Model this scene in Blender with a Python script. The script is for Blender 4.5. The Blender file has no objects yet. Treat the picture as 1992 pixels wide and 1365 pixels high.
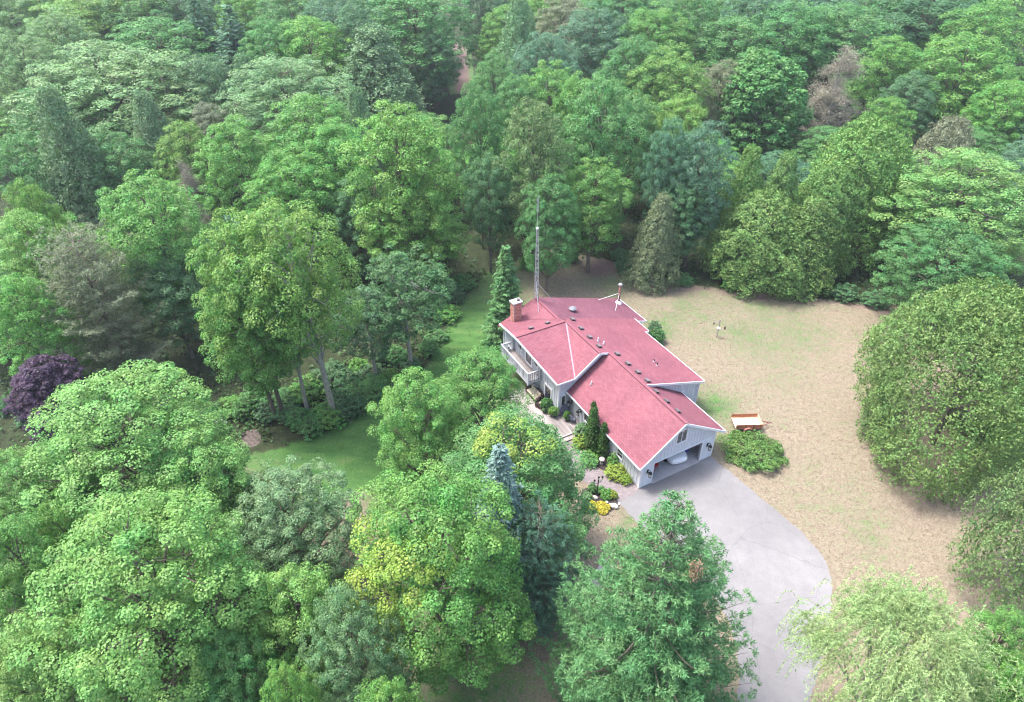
import bpy, bmesh, math, random
import numpy as np
from mathutils import Vector, Matrix

random.seed(7)
SC = bpy.context.scene
COL = SC.collection
R = math.radians

# ---------------------------------------------------------------- camera
F_PX, W_PX, H_PX = 1353.0, 1992.0, 1365.0
PITCH = R(37.065)
CAM_H = 41.0
cam_d = bpy.data.cameras.new('camera')
cam = bpy.data.objects.new('camera', cam_d)
COL.objects.link(cam)
cam.location = (0, 0, CAM_H)
cam.rotation_euler = (math.pi / 2 - PITCH, 0, 0)
cam_d.sensor_fit = 'HORIZONTAL'
cam_d.sensor_width = 36.0
cam_d.lens = F_PX / W_PX * 36.0
cam_d.clip_start = 0.5
cam_d.clip_end = 6000
SC.camera = cam

# ---------------------------------------------------------------- sky + sun
SUN_EL, SUN_AZ = 66.0, -75.0          # azimuth clockwise from +Y (view direction): sun is to the left, slightly ahead
world = bpy.data.worlds.new('World')
SC.world = world
world.use_nodes = True
wn = world.node_tree
sky = wn.nodes.new('ShaderNodeTexSky')
sky.sky_type = 'NISHITA'
sky.sun_disc = False
sky.sun_elevation = R(SUN_EL)
sky.sun_rotation = R(SUN_AZ)
sky.air_density = 1.0
sky.dust_density = 4.0
bg = wn.nodes['Background']
bg.inputs['Strength'].default_value = 0.15
wn.links.new(sky.outputs['Color'], bg.inputs['Color'])

sun_d = bpy.data.lights.new('sun', 'SUN')
sun_d.energy = 1.5
sun_d.angle = R(14)
sun_d.color = (1.0, 0.98, 0.955)
sun = bpy.data.objects.new('sun', sun_d)
COL.objects.link(sun)
sdir = Vector((math.sin(R(SUN_AZ)) * math.cos(R(SUN_EL)), math.cos(R(SUN_AZ)) * math.cos(R(SUN_EL)), math.sin(R(SUN_EL))))
sun.rotation_euler = (-sdir).to_track_quat('-Z', 'Y').to_euler()
sun.location = sdir * 200

SC.view_settings.view_transform = 'Standard'
SC.view_settings.look = 'None'
SC.view_settings.gamma = 1.0
SC.view_settings.use_curve_mapping = False
SC.view_settings.exposure = 2.05
cy = SC.cycles
cy.max_bounces = 7
cy.diffuse_bounces = 4
cy.glossy_bounces = 2
cy.transmission_bounces = 4
cy.transparent_max_bounces = 4
cy.volume_bounces = 0
cy.use_denoising = True
cy.filter_width = 1.15
cy.use_adaptive_sampling = False
cy.sample_clamp_indirect = 6.0

# ---------------------------------------------------------------- pixel helpers (a pixel of the photograph gives a direction only)
CT, ST = math.cos(PITCH), math.sin(PITCH)
def ray(px, py):
    x = (px - W_PX / 2) / F_PX
    y = -(py - H_PX / 2) / F_PX
    return Vector((x, CT + y * ST, -ST + y * CT))
def at(px, py, z=0.0):
    d = ray(px, py)
    t = (z - CAM_H) / d.z
    return Vector((d.x * t, d.y * t, z))
def depth(p):
    return p[1] * CT - (p[2] - CAM_H) * ST
def height_to(p, py):
    lo, hi = 0.0, 60.0
    for _ in range(40):
        m = (lo + hi) / 2
        fw = p[1] * CT - (m - CAM_H) * ST
        up = p[1] * ST + (m - CAM_H) * CT
        if H_PX / 2 - F_PX * up / fw > py: lo = m
        else: hi = m
    return lo

# ---------------------------------------------------------------- materials
def mat(name):
    m = bpy.data.materials.new(name)
    m.use_nodes = True
    nt = m.node_tree
    b = nt.nodes['Principled BSDF']
    return m, nt, b
def N(nt, t, **kw):
    n = nt.nodes.new(t)
    for k, v in kw.items():
        setattr(n, k, v)
    return n
def ramp(nt, fac, stops):
    r = N(nt, 'ShaderNodeValToRGB')
    el = r.color_ramp.elements
    while len(el) < len(stops): el.new(0.5)
    for e, (p, c) in zip(el, stops):
        e.position = p
        e.color = (*c, 1)
    nt.links.new(fac, r.inputs['Fac'])
    return r.outputs['Color']
def noise(nt, scale, detail=4, rough=0.55, coord='Object', dist=0.0):
    tc = N(nt, 'ShaderNodeTexCoord')
    n = N(nt, 'ShaderNodeTexNoise')
    n.inputs['Scale'].default_value = scale
    n.inputs['Detail'].default_value = detail
    n.inputs['Roughness'].default_value = rough
    n.inputs['Distortion'].default_value = dist
    nt.links.new(tc.outputs[coord], n.inputs['Vector'])
    return n.outputs['Fac']
def mixc(nt, fac, a, b, mode='MIX'):
    m = N(nt, 'ShaderNodeMix', data_type='RGBA', blend_type=mode)
    def put(sock, v):
        if isinstance(v, (tuple, list)): sock.default_value = (*v[:3], 1)
        else: nt.links.new(v, sock)
    if isinstance(fac, (int, float)): m.inputs[0].default_value = fac
    else: nt.links.new(fac, m.inputs[0])
    put(m.inputs[6], a); put(m.inputs[7], b)
    return m.outputs[2]
def bump(nt, b, h, strength=0.3, dist=0.02):
    n = N(nt, 'ShaderNodeBump')
    n.inputs['Strength'].default_value = strength
    n.inputs['Distance'].default_value = dist
    nt.links.new(h, n.inputs['Height'])
    nt.links.new(n.outputs['Normal'], b.inputs['Normal'])

def simple(name, col, rough=0.6, var=0.15, scale=6.0, metal=0.0, bmp=0.15, spec=0.4):
    m, nt, b = mat(name)
    f = noise(nt, scale)
    c0 = tuple(max(0, c * (1 - var)) for c in col); c1 = tuple(min(1, c * (1 + var)) for c in col)
    nt.links.new(ramp(nt, f, [(0.3, c0), (0.7, c1)]), b.inputs['Base Color'])
    b.inputs['Roughness'].default_value = rough
    b.inputs['Metallic'].default_value = metal
    b.inputs['Specular IOR Level'].default_value = spec
    if bmp: bump(nt, b, noise(nt, scale * 4), bmp, 0.01)
    return m

def leaf_material(name, trans=0.32, rough=0.5, var=0.35, clump=0.55, hue=0.03):
    m, nt, b = mat(name)
    oi = N(nt, 'ShaderNodeObjectInfo')
    geo = N(nt, 'ShaderNodeNewGeometry')
    mr = N(nt, 'ShaderNodeMapRange')
    mr.inputs['To Min'].default_value = 1 - var; mr.inputs['To Max'].default_value = 1 + var
    nt.links.new(geo.outputs['Random Per Island'], mr.inputs['Value'])
    nz = noise(nt, clump, 3, 0.6)
    hs = N(nt, 'ShaderNodeHueSaturation')
    h = N(nt, 'ShaderNodeMapRange')
    h.inputs['From Min'].default_value = 0.3; h.inputs['From Max'].default_value = 0.7
    h.inputs['To Min'].default_value = 0.5 - hue; h.inputs['To Max'].default_value = 0.5 + hue * 0.7
    nt.links.new(nz, h.inputs['Value'])
    nt.links.new(h.outputs['Result'], hs.inputs['Hue'])
    nv = noise(nt, 1.3, 2, 0.5)
    mv = N(nt, 'ShaderNodeMapRange')
    mv.inputs['From Min'].default_value = 0.3; mv.inputs['From Max'].default_value = 0.7
    mv.inputs['To Min'].default_value = 0.78; mv.inputs['To Max'].default_value = 1.22
    nt.links.new(nv, mv.inputs['Value'])
    mm = N(nt, 'ShaderNodeMath', operation='MULTIPLY')
    nt.links.new(mr.outputs['Result'], mm.inputs[0]); nt.links.new(mv.outputs['Result'], mm.inputs[1])
    nt.links.new(mm.outputs[0], hs.inputs['Value'])
    nt.links.new(oi.outputs['Color'], hs.inputs['Color'])
    nt.links.new(hs.outputs['Color'], b.inputs['Base Color'])
    b.inputs['Roughness'].default_value = rough
    b.inputs['Specular IOR Level'].default_value = 0.25
    tr = N(nt, 'ShaderNodeBsdfTranslucent')
    tcol = mixc(nt, 1.0, hs.outputs['Color'], (1.1, 1.2, 0.75), 'MULTIPLY')
    nt.links.new(tcol, tr.inputs['Color'])
    mx = N(nt, 'ShaderNodeMixShader')
    mx.inputs[0].default_value = trans
    nt.links.new(b.outputs[0], mx.inputs[1]); nt.links.new(tr.outputs[0], mx.inputs[2])
    nt.links.new(mx.outputs[0], nt.nodes['Material Output'].inputs['Surface'])
    return m
M_LEAF = leaf_material('broad_leaf')
M_NEEDLE = leaf_material('needle', 0.2, 0.55, 0.3, 0.8, 0.03)
M_BARK = simple('bark', (0.13, 0.105, 0.085), 0.9, 0.4, 5.0, bmp=0.6)
M_BARK_GREY = simple('grey_bark', (0.3, 0.27, 0.24), 0.9, 0.3, 5.0, bmp=0.5)

def shingle_material(name='red_shingles', tone=(1, 1, 1)):
    m, nt, b = mat(name)
    tc = N(nt, 'ShaderNodeTexCoord')
    br = N(nt, 'ShaderNodeTexBrick')
    br.inputs['Scale'].default_value = 1.0
    br.inputs['Brick Width'].default_value = 0.33; br.inputs['Row Height'].default_value = 0.145
    br.inputs['Mortar Size'].default_value = 0.012; br.inputs['Mortar Smooth'].default_value = 0.4
    br.inputs['Color1'].default_value = (0.185, 0.06, 0.076, 1)
    br.inputs['Color2'].default_value = (0.23, 0.085, 0.103, 1)
    br.inputs['Mortar'].default_value = (0.125, 0.042, 0.058, 1)
    nt.links.new(tc.outputs['UV'], br.inputs['Vector'])
    big = noise(nt, 0.35, 5, 0.6)
    fine = noise(nt, 22.0, 3, 0.7)
    c = mixc(nt, 1.0, br.outputs['Color'], ramp(nt, big, [(0.3, (0.8, 0.8, 0.86)), (0.7, (1.14, 1.12, 1.12))]), 'MULTIPLY')
    c = mixc(nt, 1.0, c, ramp(nt, fine, [(0.3, (0.8, 0.8, 0.82)), (0.7, (1.18, 1.18, 1.15))]), 'MULTIPLY')
    c = mixc(nt, 1.0, c, tone, 'MULTIPLY')
    nt.links.new(c, b.inputs['Base Color'])
    b.inputs['Roughness'].default_value = 0.8
    b.inputs['Specular IOR Level'].default_value = 0.3
    bump(nt, b, br.outputs['Fac'], -0.4, 0.015)
    return m
M_SHINGLE = shingle_material()
M_SHINGLE_OLD = shingle_material('weathered_shingles', (0.74, 0.82, 0.9))
M_SIDING = simple('grey_siding', (0.53, 0.545, 0.60), 0.6, 0.06, 2.0, bmp=0.1)
M_SIDING2 = simple('batten_paint', (0.57, 0.585, 0.64), 0.6, 0.10, 3.0, bmp=0.1)
M_WHITE = simple('white_trim', (0.66, 0.66, 0.69), 0.5, 0.06, 3.0, bmp=0.05)
M_FLASH = simple('flashing_metal', (0.26, 0.19, 0.215), 0.7, 0.12, 4.0, metal=0.0, bmp=0.05)
M_DARK = simple('black_metal', (0.02, 0.02, 0.022), 0.45, 0.3, 8.0, metal=0.3, bmp=0.05)
M_VENT = simple('vent_plastic', (0.035, 0.028, 0.03), 0.55, 0.2, 8.0)
M_GALV = simple('galvanised_steel', (0.52, 0.53, 0.55), 0.4, 0.15, 6.0, metal=0.7, bmp=0.05)
M_RUST = simple('brown_pipe', (0.22, 0.10, 0.08), 0.6, 0.25, 7.0, metal=0.2)
M_CONC = simple('concrete', (0.36, 0.35, 0.36), 0.85, 0.12, 1.2, bmp=0.2)
M_STONE = simple('pale_stone', (0.42, 0.38, 0.36), 0.85, 0.25, 5.0, bmp=0.5)
M_BRICK = simple('chimney_brick', (0.40, 0.15, 0.11), 0.85, 0.35, 9.0, bmp=0.3)
M_BRICK2 = simple('chimney_brick_pale', (0.50, 0.27, 0.21), 0.85, 0.25, 9.0, bmp=0.3)
M_MORTAR = simple('mortar', (0.45, 0.40, 0.38), 0.9, 0.15, 9.0)
M_SOIL = simple('mulch_soil', (0.04, 0.03, 0.03), 0.95, 0.5, 9.0, bmp=0.9)
M_WICKER = simple('brown_wicker', (0.045, 0.025, 0.024), 0.6, 0.3, 30.0, bmp=0.5)
M_CUSHION = simple('cream_cushion', (0.6, 0.54, 0.42), 0.85, 0.12, 6.0)
M_RED = simple('red_plastic', (0.45, 0.03, 0.03), 0.4, 0.15, 6.0)
M_BLUE = simple('blue_plastic', (0.02, 0.05, 0.35), 0.4, 0.15, 6.0)
M_SLATE = simple('slate_blue_canvas', (0.09, 0.10, 0.15), 0.7, 0.2, 6.0)
M_TERRA = simple('dark_pot', (0.07, 0.05, 0.05), 0.6, 0.2, 6.0)
M_TYRE = simple('tyre_rubber', (0.015, 0.015, 0.016), 0.8, 0.3, 12.0)
M_PINK = simple('pink_flower', (0.55, 0.2, 0.3), 0.7, 0.3, 8.0)

def glass_material():
    m, nt, b = mat('window_glass')
    f = noise(nt, 1.3, 2)
    nt.links.new(ramp(nt, f, [(0.3, (0.012, 0.014, 0.018)), (0.7, (0.05, 0.055, 0.065))]), b.inputs['Base Color'])
    b.inputs['Roughness'].default_value = 0.06
    b.inputs['Specular IOR Level'].default_value = 0.7
    return m
M_GLASS = glass_material()
def paint_material():
    m, nt, b = mat('white_car_paint')
    b.inputs['Base Color'].default_value = (0.8, 0.8, 0.8, 1)
    b.inputs['Roughness'].default_value = 0.22
    b.inputs['Coat Weight'].default_value = 0.6
    f = noise(nt, 3.0)
    nt.links.new(ramp(nt, f, [(0.2, (0.74, 0.74, 0.75)), (0.8, (0.82, 0.82, 0.83))]), b.inputs['Base Color'])
    return m
M_PAINT = paint_material()
def wood_material(name, c0, c1, sc=3.0):
    m, nt, b = mat(name)
    tc = N(nt, 'ShaderNodeTexCoord')
    mp = N(nt, 'ShaderNodeMapping')
    mp.inputs['Scale'].default_value = (sc * 8, sc, sc * 8)
    nt.links.new(tc.outputs['Object'], mp.inputs['Vector'])
    n = N(nt, 'ShaderNodeTexNoise')
    n.inputs['Scale'].default_value = 1.0; n.inputs['Detail'].default_value = 6
    nt.links.new(mp.outputs['Vector'], n.inputs['Vector'])
    oi = N(nt, 'ShaderNodeObjectInfo')
    c = ramp(nt, n.outputs['Fac'], [(0.3, c0), (0.7, c1)])
    mr = N(nt, 'ShaderNodeMapRange')
    mr.inputs['To Min'].default_value = 0.72; mr.inputs['To Max'].default_value = 1.25
    nt.links.new(oi.outputs['Random'], mr.inputs['Value'])
    hs = N(nt, 'ShaderNodeHueSaturation')
    nt.links.new(mr.outputs['Result'], hs.inputs['Value']); nt.links.new(c, hs.inputs['Color'])
    nt.links.new(hs.outputs['Color'], b.inputs['Base Color'])
    b.inputs['Roughness'].default_value = 0.75
    bump(nt, b, n.outputs['Fac'], 0.25, 0.01)
    return m
M_DECK = wood_material('weathered_deck', (0.18, 0.155, 0.15), (0.33, 0.295, 0.285))
M_RAIL = wood_material('painted_rail', (0.46, 0.47, 0.52), (0.55, 0.56, 0.62))
M_TRAILER = wood_material('stained_boards', (0.28, 0.10, 0.05), (0.42, 0.17, 0.08))
M_PALE_WOOD = wood_material('pale_boards', (0.5, 0.38, 0.26), (0.62, 0.5, 0.36))

def asphalt_material():
    m, nt, b = mat('driveway_asphalt')
    big = noise(nt, 0.16, 5, 0.6)
    mid = noise(nt, 1.1, 5, 0.65)
    fine = noise(nt, 14.0, 4, 0.7)
    c = ramp(nt, big, [(0.3, (0.14, 0.135, 0.137)), (0.7, (0.205, 0.198, 0.198))])
    c = mixc(nt, 1.0, c, ramp(nt, mid, [(0.25, (0.86, 0.86, 0.87)), (0.75, (1.08, 1.08, 1.08))]), 'MULTIPLY')
    c = mixc(nt, 1.0, c, ramp(nt, fine, [(0.3, (0.85, 0.85, 0.85)), (0.7, (1.12, 1.12, 1.12))]), 'MULTIPLY')
    tc = N(nt, 'ShaderNodeTexCoord')
    vo = N(nt, 'ShaderNodeTexVoronoi', feature='DISTANCE_TO_EDGE')
    vo.inputs['Scale'].default_value = 0.22
    dn = N(nt, 'ShaderNodeTexNoise'); dn.inputs['Scale'].default_value = 1.2; dn.inputs['Detail'].default_value = 4
    nt.links.new(tc.outputs['Object'], dn.inputs['Vector'])
    ad = mixc(nt, 0.35, tc.outputs['Object'], dn.outputs['Color'], 'ADD')
    nt.links.new(ad, vo.inputs['Vector'])
    ck = ramp(nt, vo.outputs['Distance'], [(0.0, (0.72, 0.72, 0.73)), (0.007, (1, 1, 1))])
    c = mixc(nt, 0.7, c, ck, 'MULTIPLY')
    nt.links.new(c, b.inputs['Base Color'])
    b.inputs['Roughness'].default_value = 0.85
    bump(nt, b, fine, 0.25, 0.01)
    return m
M_ASPHALT = asphalt_material()
def paver_material():
    m, nt, b = mat('walkway_pavers')
    tc = N(nt, 'ShaderNodeTexCoord')
    br = N(nt, 'ShaderNodeTexBrick')
    br.inputs['Scale'].default_value = 1.0
    br.inputs['Brick Width'].default_value = 0.24; br.inputs['Row Height'].default_value = 0.12
    br.inputs['Mortar Size'].default_value = 0.008
    br.inputs['Color1'].default_value = (0.15, 0.125, 0.132, 1)
    br.inputs['Color2'].default_value = (0.21, 0.178, 0.182, 1)
    br.inputs['Mortar'].default_value = (0.14, 0.12, 0.12, 1)
    nt.links.new(tc.outputs['Object'], br.inputs['Vector'])
    f = noise(nt, 0.9, 5, 0.6)
    c = mixc(nt, 1.0, br.outputs['Color'], ramp(nt, f, [(0.3, (0.8, 0.8, 0.8)), (0.7, (1.15, 1.15, 1.15))]), 'MULTIPLY')
    nt.links.new(c, b.inputs['Base Color'])
    b.inputs['Roughness'].default_value = 0.85
    bump(nt, b, br.outputs['Fac'], -0.4, 0.008)
    return m
M_PAVER = paver_material()

def ground_material():
    m, nt, b = mat('lawn_and_forest_floor')
    at_ = N(nt, 'ShaderNodeAttribute', attribute_name='zone')
    sep = N(nt, 'ShaderNodeSeparateColor')
    nt.links.new(at_.outputs['Color'], sep.inputs['Color'])
    n1 = noise(nt, 0.22, 6, 0.62)
    n2 = noise(nt, 1.4, 5, 0.65)
    n3 = noise(nt, 7.0, 6, 0.75)
    n4 = noise(nt, 2.6, 6, 0.75)
    # streaky mown texture
    tc = N(nt, 'ShaderNodeTexCoord')
    mp = N(nt, 'ShaderNodeMapping')
    mp.inputs['Rotation'].default_value = (0, 0, R(24)); mp.inputs['Scale'].default_value = (0.45, 1.3, 1)
    nt.links.new(tc.outputs['Object'], mp.inputs['Vector'])
    st = N(nt, 'ShaderNodeTexNoise'); st.inputs['Scale'].default_value = 1.0; st.inputs['Detail'].default_value = 5
    nt.links.new(mp.outputs['Vector'], st.inputs['Vector'])
    def math_(op, a, c):
        n = N(nt, 'ShaderNodeMath', operation=op)
        for i, v in enumerate((a, c)):
            if isinstance(v, (int, float)): n.inputs[i].default_value = v
            else: nt.links.new(v, n.inputs[i])
        return n.outputs[0]
    def sm(v, lo, hi):
        r = N(nt, 'ShaderNodeMapRange'); r.interpolation_type = 'SMOOTHSTEP'
        r.inputs['From Min'].default_value = lo; r.inputs['From Max'].default_value = hi
        nt.links.new(v, r.inputs['Value']); return r.outputs['Result']
    dry = ramp(nt, n4, [(0.25, (0.12, 0.097, 0.074)), (0.5, (0.195, 0.16, 0.12)), (0.75, (0.27, 0.23, 0.178))])
    green = ramp(nt, st.outputs['Fac'], [(0.3, (0.04, 0.105, 0.03)), (0.6, (0.07, 0.155, 0.042)), (0.8, (0.13, 0.165, 0.065))])
    # green weeds in the dry lawn
    g = math_('ADD', sep.outputs['Red'], math_('MULTIPLY', math_('SUBTRACT', n1, 0.5), 0.8))
    g = math_('ADD', g, math_('MULTIPLY', math_('SUBTRACT', n4, 0.5), 1.5))
    g = math_('ADD', g, math_('MULTIPLY', math_('SUBTRACT', n2, 0.5), 0.8))
    g = math_('ADD', g, math_('MULTIPLY', math_('SUBTRACT', st.outputs['Fac'], 0.5), 0.5))
    gf = sm(g, 0.12, 0.95)
    lawn = mixc(nt, gf, dry, green)
    # bare reddish earth
    bf = math_('ADD', sep.outputs['Blue'], math_('MULTIPLY', math_('SUBTRACT', n2, 0.5), 0.9))
    bare = ramp(nt, n3, [(0.3, (0.10, 0.066, 0.06)), (0.7, (0.2, 0.14, 0.13))])
    lawn = mixc(nt, sm(bf, 0.25, 0.75), lawn, bare)
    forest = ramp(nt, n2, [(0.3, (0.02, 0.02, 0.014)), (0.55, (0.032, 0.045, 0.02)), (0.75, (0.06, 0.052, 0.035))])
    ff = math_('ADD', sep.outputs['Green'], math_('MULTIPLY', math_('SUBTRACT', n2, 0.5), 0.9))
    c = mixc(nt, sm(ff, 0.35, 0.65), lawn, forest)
    c = mixc(nt, 1.0, c, ramp(nt, n3, [(0.3, (0.6, 0.62, 0.6)), (0.7, (1.35, 1.33, 1.3))]), 'MULTIPLY')
    nt.links.new(c, b.inputs['Base Color'])
    b.inputs['Roughness'].default_value = 0.95
    b.inputs['Specular IOR Level'].default_value = 0.15
    bump(nt, b, n3, 0.7, 0.05)
    return m
M_GROUND = ground_material()

# ---------------------------------------------------------------- mesh helpers
def link(o, parent=None):
    COL.objects.link(o)
    if parent is not None: o.parent = parent
    return o
def tag(o, label=None, cat=None, group=None, kind=None):
    if label: o['label'] = label
    if cat: o['category'] = cat
    if group: o['group'] = group
    if kind: o['kind'] = kind
    return o
def thing(name, label, cat, loc=(0, 0, 0), rz=0.0, group=None):
    o = bpy.data.objects.new(name, None)
    o.empty_display_size = 0.3
    COL.objects.link(o)
    o.location = loc
    o.rotation_euler = (0, 0, rz)
    return tag(o, label, cat, group)

class MB:
    def __init__(s): s.v = []; s.f = []
    def add(s, vs, fs):
        k = len(s.v)
        s.v += [tuple(v) for v in vs]
        s.f += [tuple(i + k for i in f) for f in fs]
        return s
    def box(s, x0, x1, y0, y1, z0, z1):
        vs = [(x, y, z) for z in (z0, z1) for y in (y0, y1) for x in (x0, x1)]
        return s.add(vs, [(0, 2, 3, 1), (4, 5, 7, 6), (0, 1, 5, 4), (2, 6, 7, 3), (0, 4, 6, 2), (1, 3, 7, 5)])
    def bar(s, p, q, w, h=None, up=(0, 0, 1)):
        p, q = Vector(p), Vector(q)
        h = h or w
        d = (q - p).normalized()
        u = Vector(up)
        if abs(d.dot(u)) > 0.98: u = Vector((1, 0, 0))
        a = d.cross(u).normalized() * (w / 2)
        c = a.cross(d).normalized() * (h / 2)
        vs = [e + sa * a + sc * c for e in (p, q) for sa, sc in ((-1, -1), (1, -1), (1, 1), (-1, 1))]
        return s.add(vs, [(0, 1, 2, 3), (7, 6, 5, 4), (0, 4, 5, 1), (1, 5, 6, 2), (2, 6, 7, 3), (3, 7, 4, 0)])
    def tube(s, pts, rad, n=8, cap=True):
        pts = [Vector(p) for p in pts]
        if isinstance(rad, (int, float)): rad = [rad] * len(pts)
        vs, fs = [], []
        ref = Vector((0.37, 0.93, 0.05)).normalized()
        for i, p in enumerate(pts):
            d = (pts[min(i + 1, len(pts) - 1)] - pts[max(i - 1, 0)]).normalized()
            r0 = ref if abs(d.dot(ref)) < 0.95 else Vector((1, 0, 0))
            a = d.cross(r0).normalized(); c = d.cross(a)
            for j in range(n):
                t = 2 * math.pi * j / n
                vs.append(p + (a * math.cos(t) + c * math.sin(t)) * rad[i])
        for i in range(len(pts) - 1):
            for j in range(n):
                k = (j + 1) % n
                fs.append((i * n + j, i * n + k, (i + 1) * n + k, (i + 1) * n + j))
        if cap:
            fs.append(tuple(range(n - 1, -1, -1)))
            fs.append(tuple((len(pts) - 1) * n + j for j in range(n)))
        return s.add(vs, fs)
    def lathe(s, prof, c=(0, 0, 0), n=16):
        vs, fs = [], []
        for r, z in prof:
            for j in range(n):
                t = 2 * math.pi * j / n
                vs.append((c[0] + r * math.cos(t), c[1] + r * math.sin(t), c[2] + z))
        for i in range(len(prof) - 1):
            for j in range(n):
                k = (j + 1) % n
                fs.append((i * n + j, i * n + k, (i + 1) * n + k, (i + 1) * n + j))
        fs.append(tuple(range(n - 1, -1, -1)))
        fs.append(tuple((len(prof) - 1) * n + j for j in range(n)))
        return s.add(vs, fs)
    def prism(s, poly, ext):
        """poly: list of 3D points, ext: extrusion vector"""
        e = Vector(ext)
        n = len(poly)
        vs = [Vector(p) for p in poly] + [Vector(p) + e for p in poly]
        fs = [tuple(range(n)), tuple(range(2 * n - 1, n - 1, -1))]
        fs += [(i, i + n, (i + 1) % n + n, (i + 1) % n) for i in range(n)]
        return s.add(vs, fs)
    def mesh(s, name, m):
        me = bpy.data.meshes.new(name)
        me.from_pydata(s.v, [], s.f)
        bm = bmesh.new(); bm.from_mesh(me)
        bmesh.ops.recalc_face_normals(bm, faces=bm.faces)
        bm.to_mesh(me); bm.free()
        me.materials.append(m)
        return me
    def build(s, name, m, parent=None, smooth=False, bevel=0.0):
        me = s.mesh(name, m)
        o = bpy.data.objects.new(name, me)
        if smooth:
            for p in me.polygons: p.use_smooth = True
        if bevel:
            bv = o.modifiers.new('bevel', 'BEVEL'); bv.width = bevel; bv.segments = 2; bv.limit_method = 'ANGLE'
        return link(o, parent)
def child(name, me, parent, loc=(0, 0, 0), rot=(0, 0, 0), scale=(1, 1, 1)):
    o = bpy.data.objects.new(name, me)
    link(o, parent)
    o.location = loc; o.rotation_euler = rot; o.scale = scale
    return o
def copy_tree(o, parent=None):
    c = o.copy()
    COL.objects.link(c)
    c.parent = parent
    for ch in o.children: copy_tree(ch, c)
    return c

# ================================================================= GROUND
LAWN_PX = [(905, 590), (960, 530), (1075, 488), (1215, 518), (1262, 548), (1400, 566), (1560, 584), (1745, 600), (1850, 610),
           (2060, 620), (2500, 700), (2700, 1500), (700, 1620), (655, 1365), (640, 1180), (640, 1060), (560, 1010), (452, 985), (440, 905),
           (540, 882), (640, 848), (730, 800), (845, 715), (880, 640)]
LAWN = np.array([at(*p)[:2] for p in LAWN_PX])
PATH_LINE = [at(899, 175)[:2], at(898, 130)[:2], at(893, 85)[:2]]
def poly_sd(P, poly):
    """signed distance, negative inside"""
    n = len(poly)
    d = np.full(len(P), 1e9)
    inside = np.zeros(len(P), bool)
    for i in range(n):
        a, b = poly[i], poly[(i + 1) % n]
        e = b - a
        w = P - a
        t = np.clip((w @ e) / (e @ e), 0, 1)
        d = np.minimum(d, np.hypot(*(w - t[:, None] * e).T))
        c = ((a[1] <= P[:, 1]) != (b[1] <= P[:, 1]))
        xi = a[0] + (P[:, 1] - a[1]) / (b[1] - a[1] + 1e-12) * e[0]
        inside ^= c & (P[:, 0] < xi)
    return np.where(inside, -d, d)
def seg_d(P, line):
    d = np.full(len(P), 1e9)
    for a, b in zip(line[:-1], line[1:]):
        a, b = np.array(a), np.array(b)
        e = b - a; w = P - a
        t = np.clip((w @ e) / (e @ e), 0, 1)
        d = np.minimum(d, np.hypot(*(w - t[:, None] * e).T))
    return d
def sstep(x, a, b):
    t = np.clip((x - a) / (b - a), 0, 1)
    return t * t * (3 - 2 * t)

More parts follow.
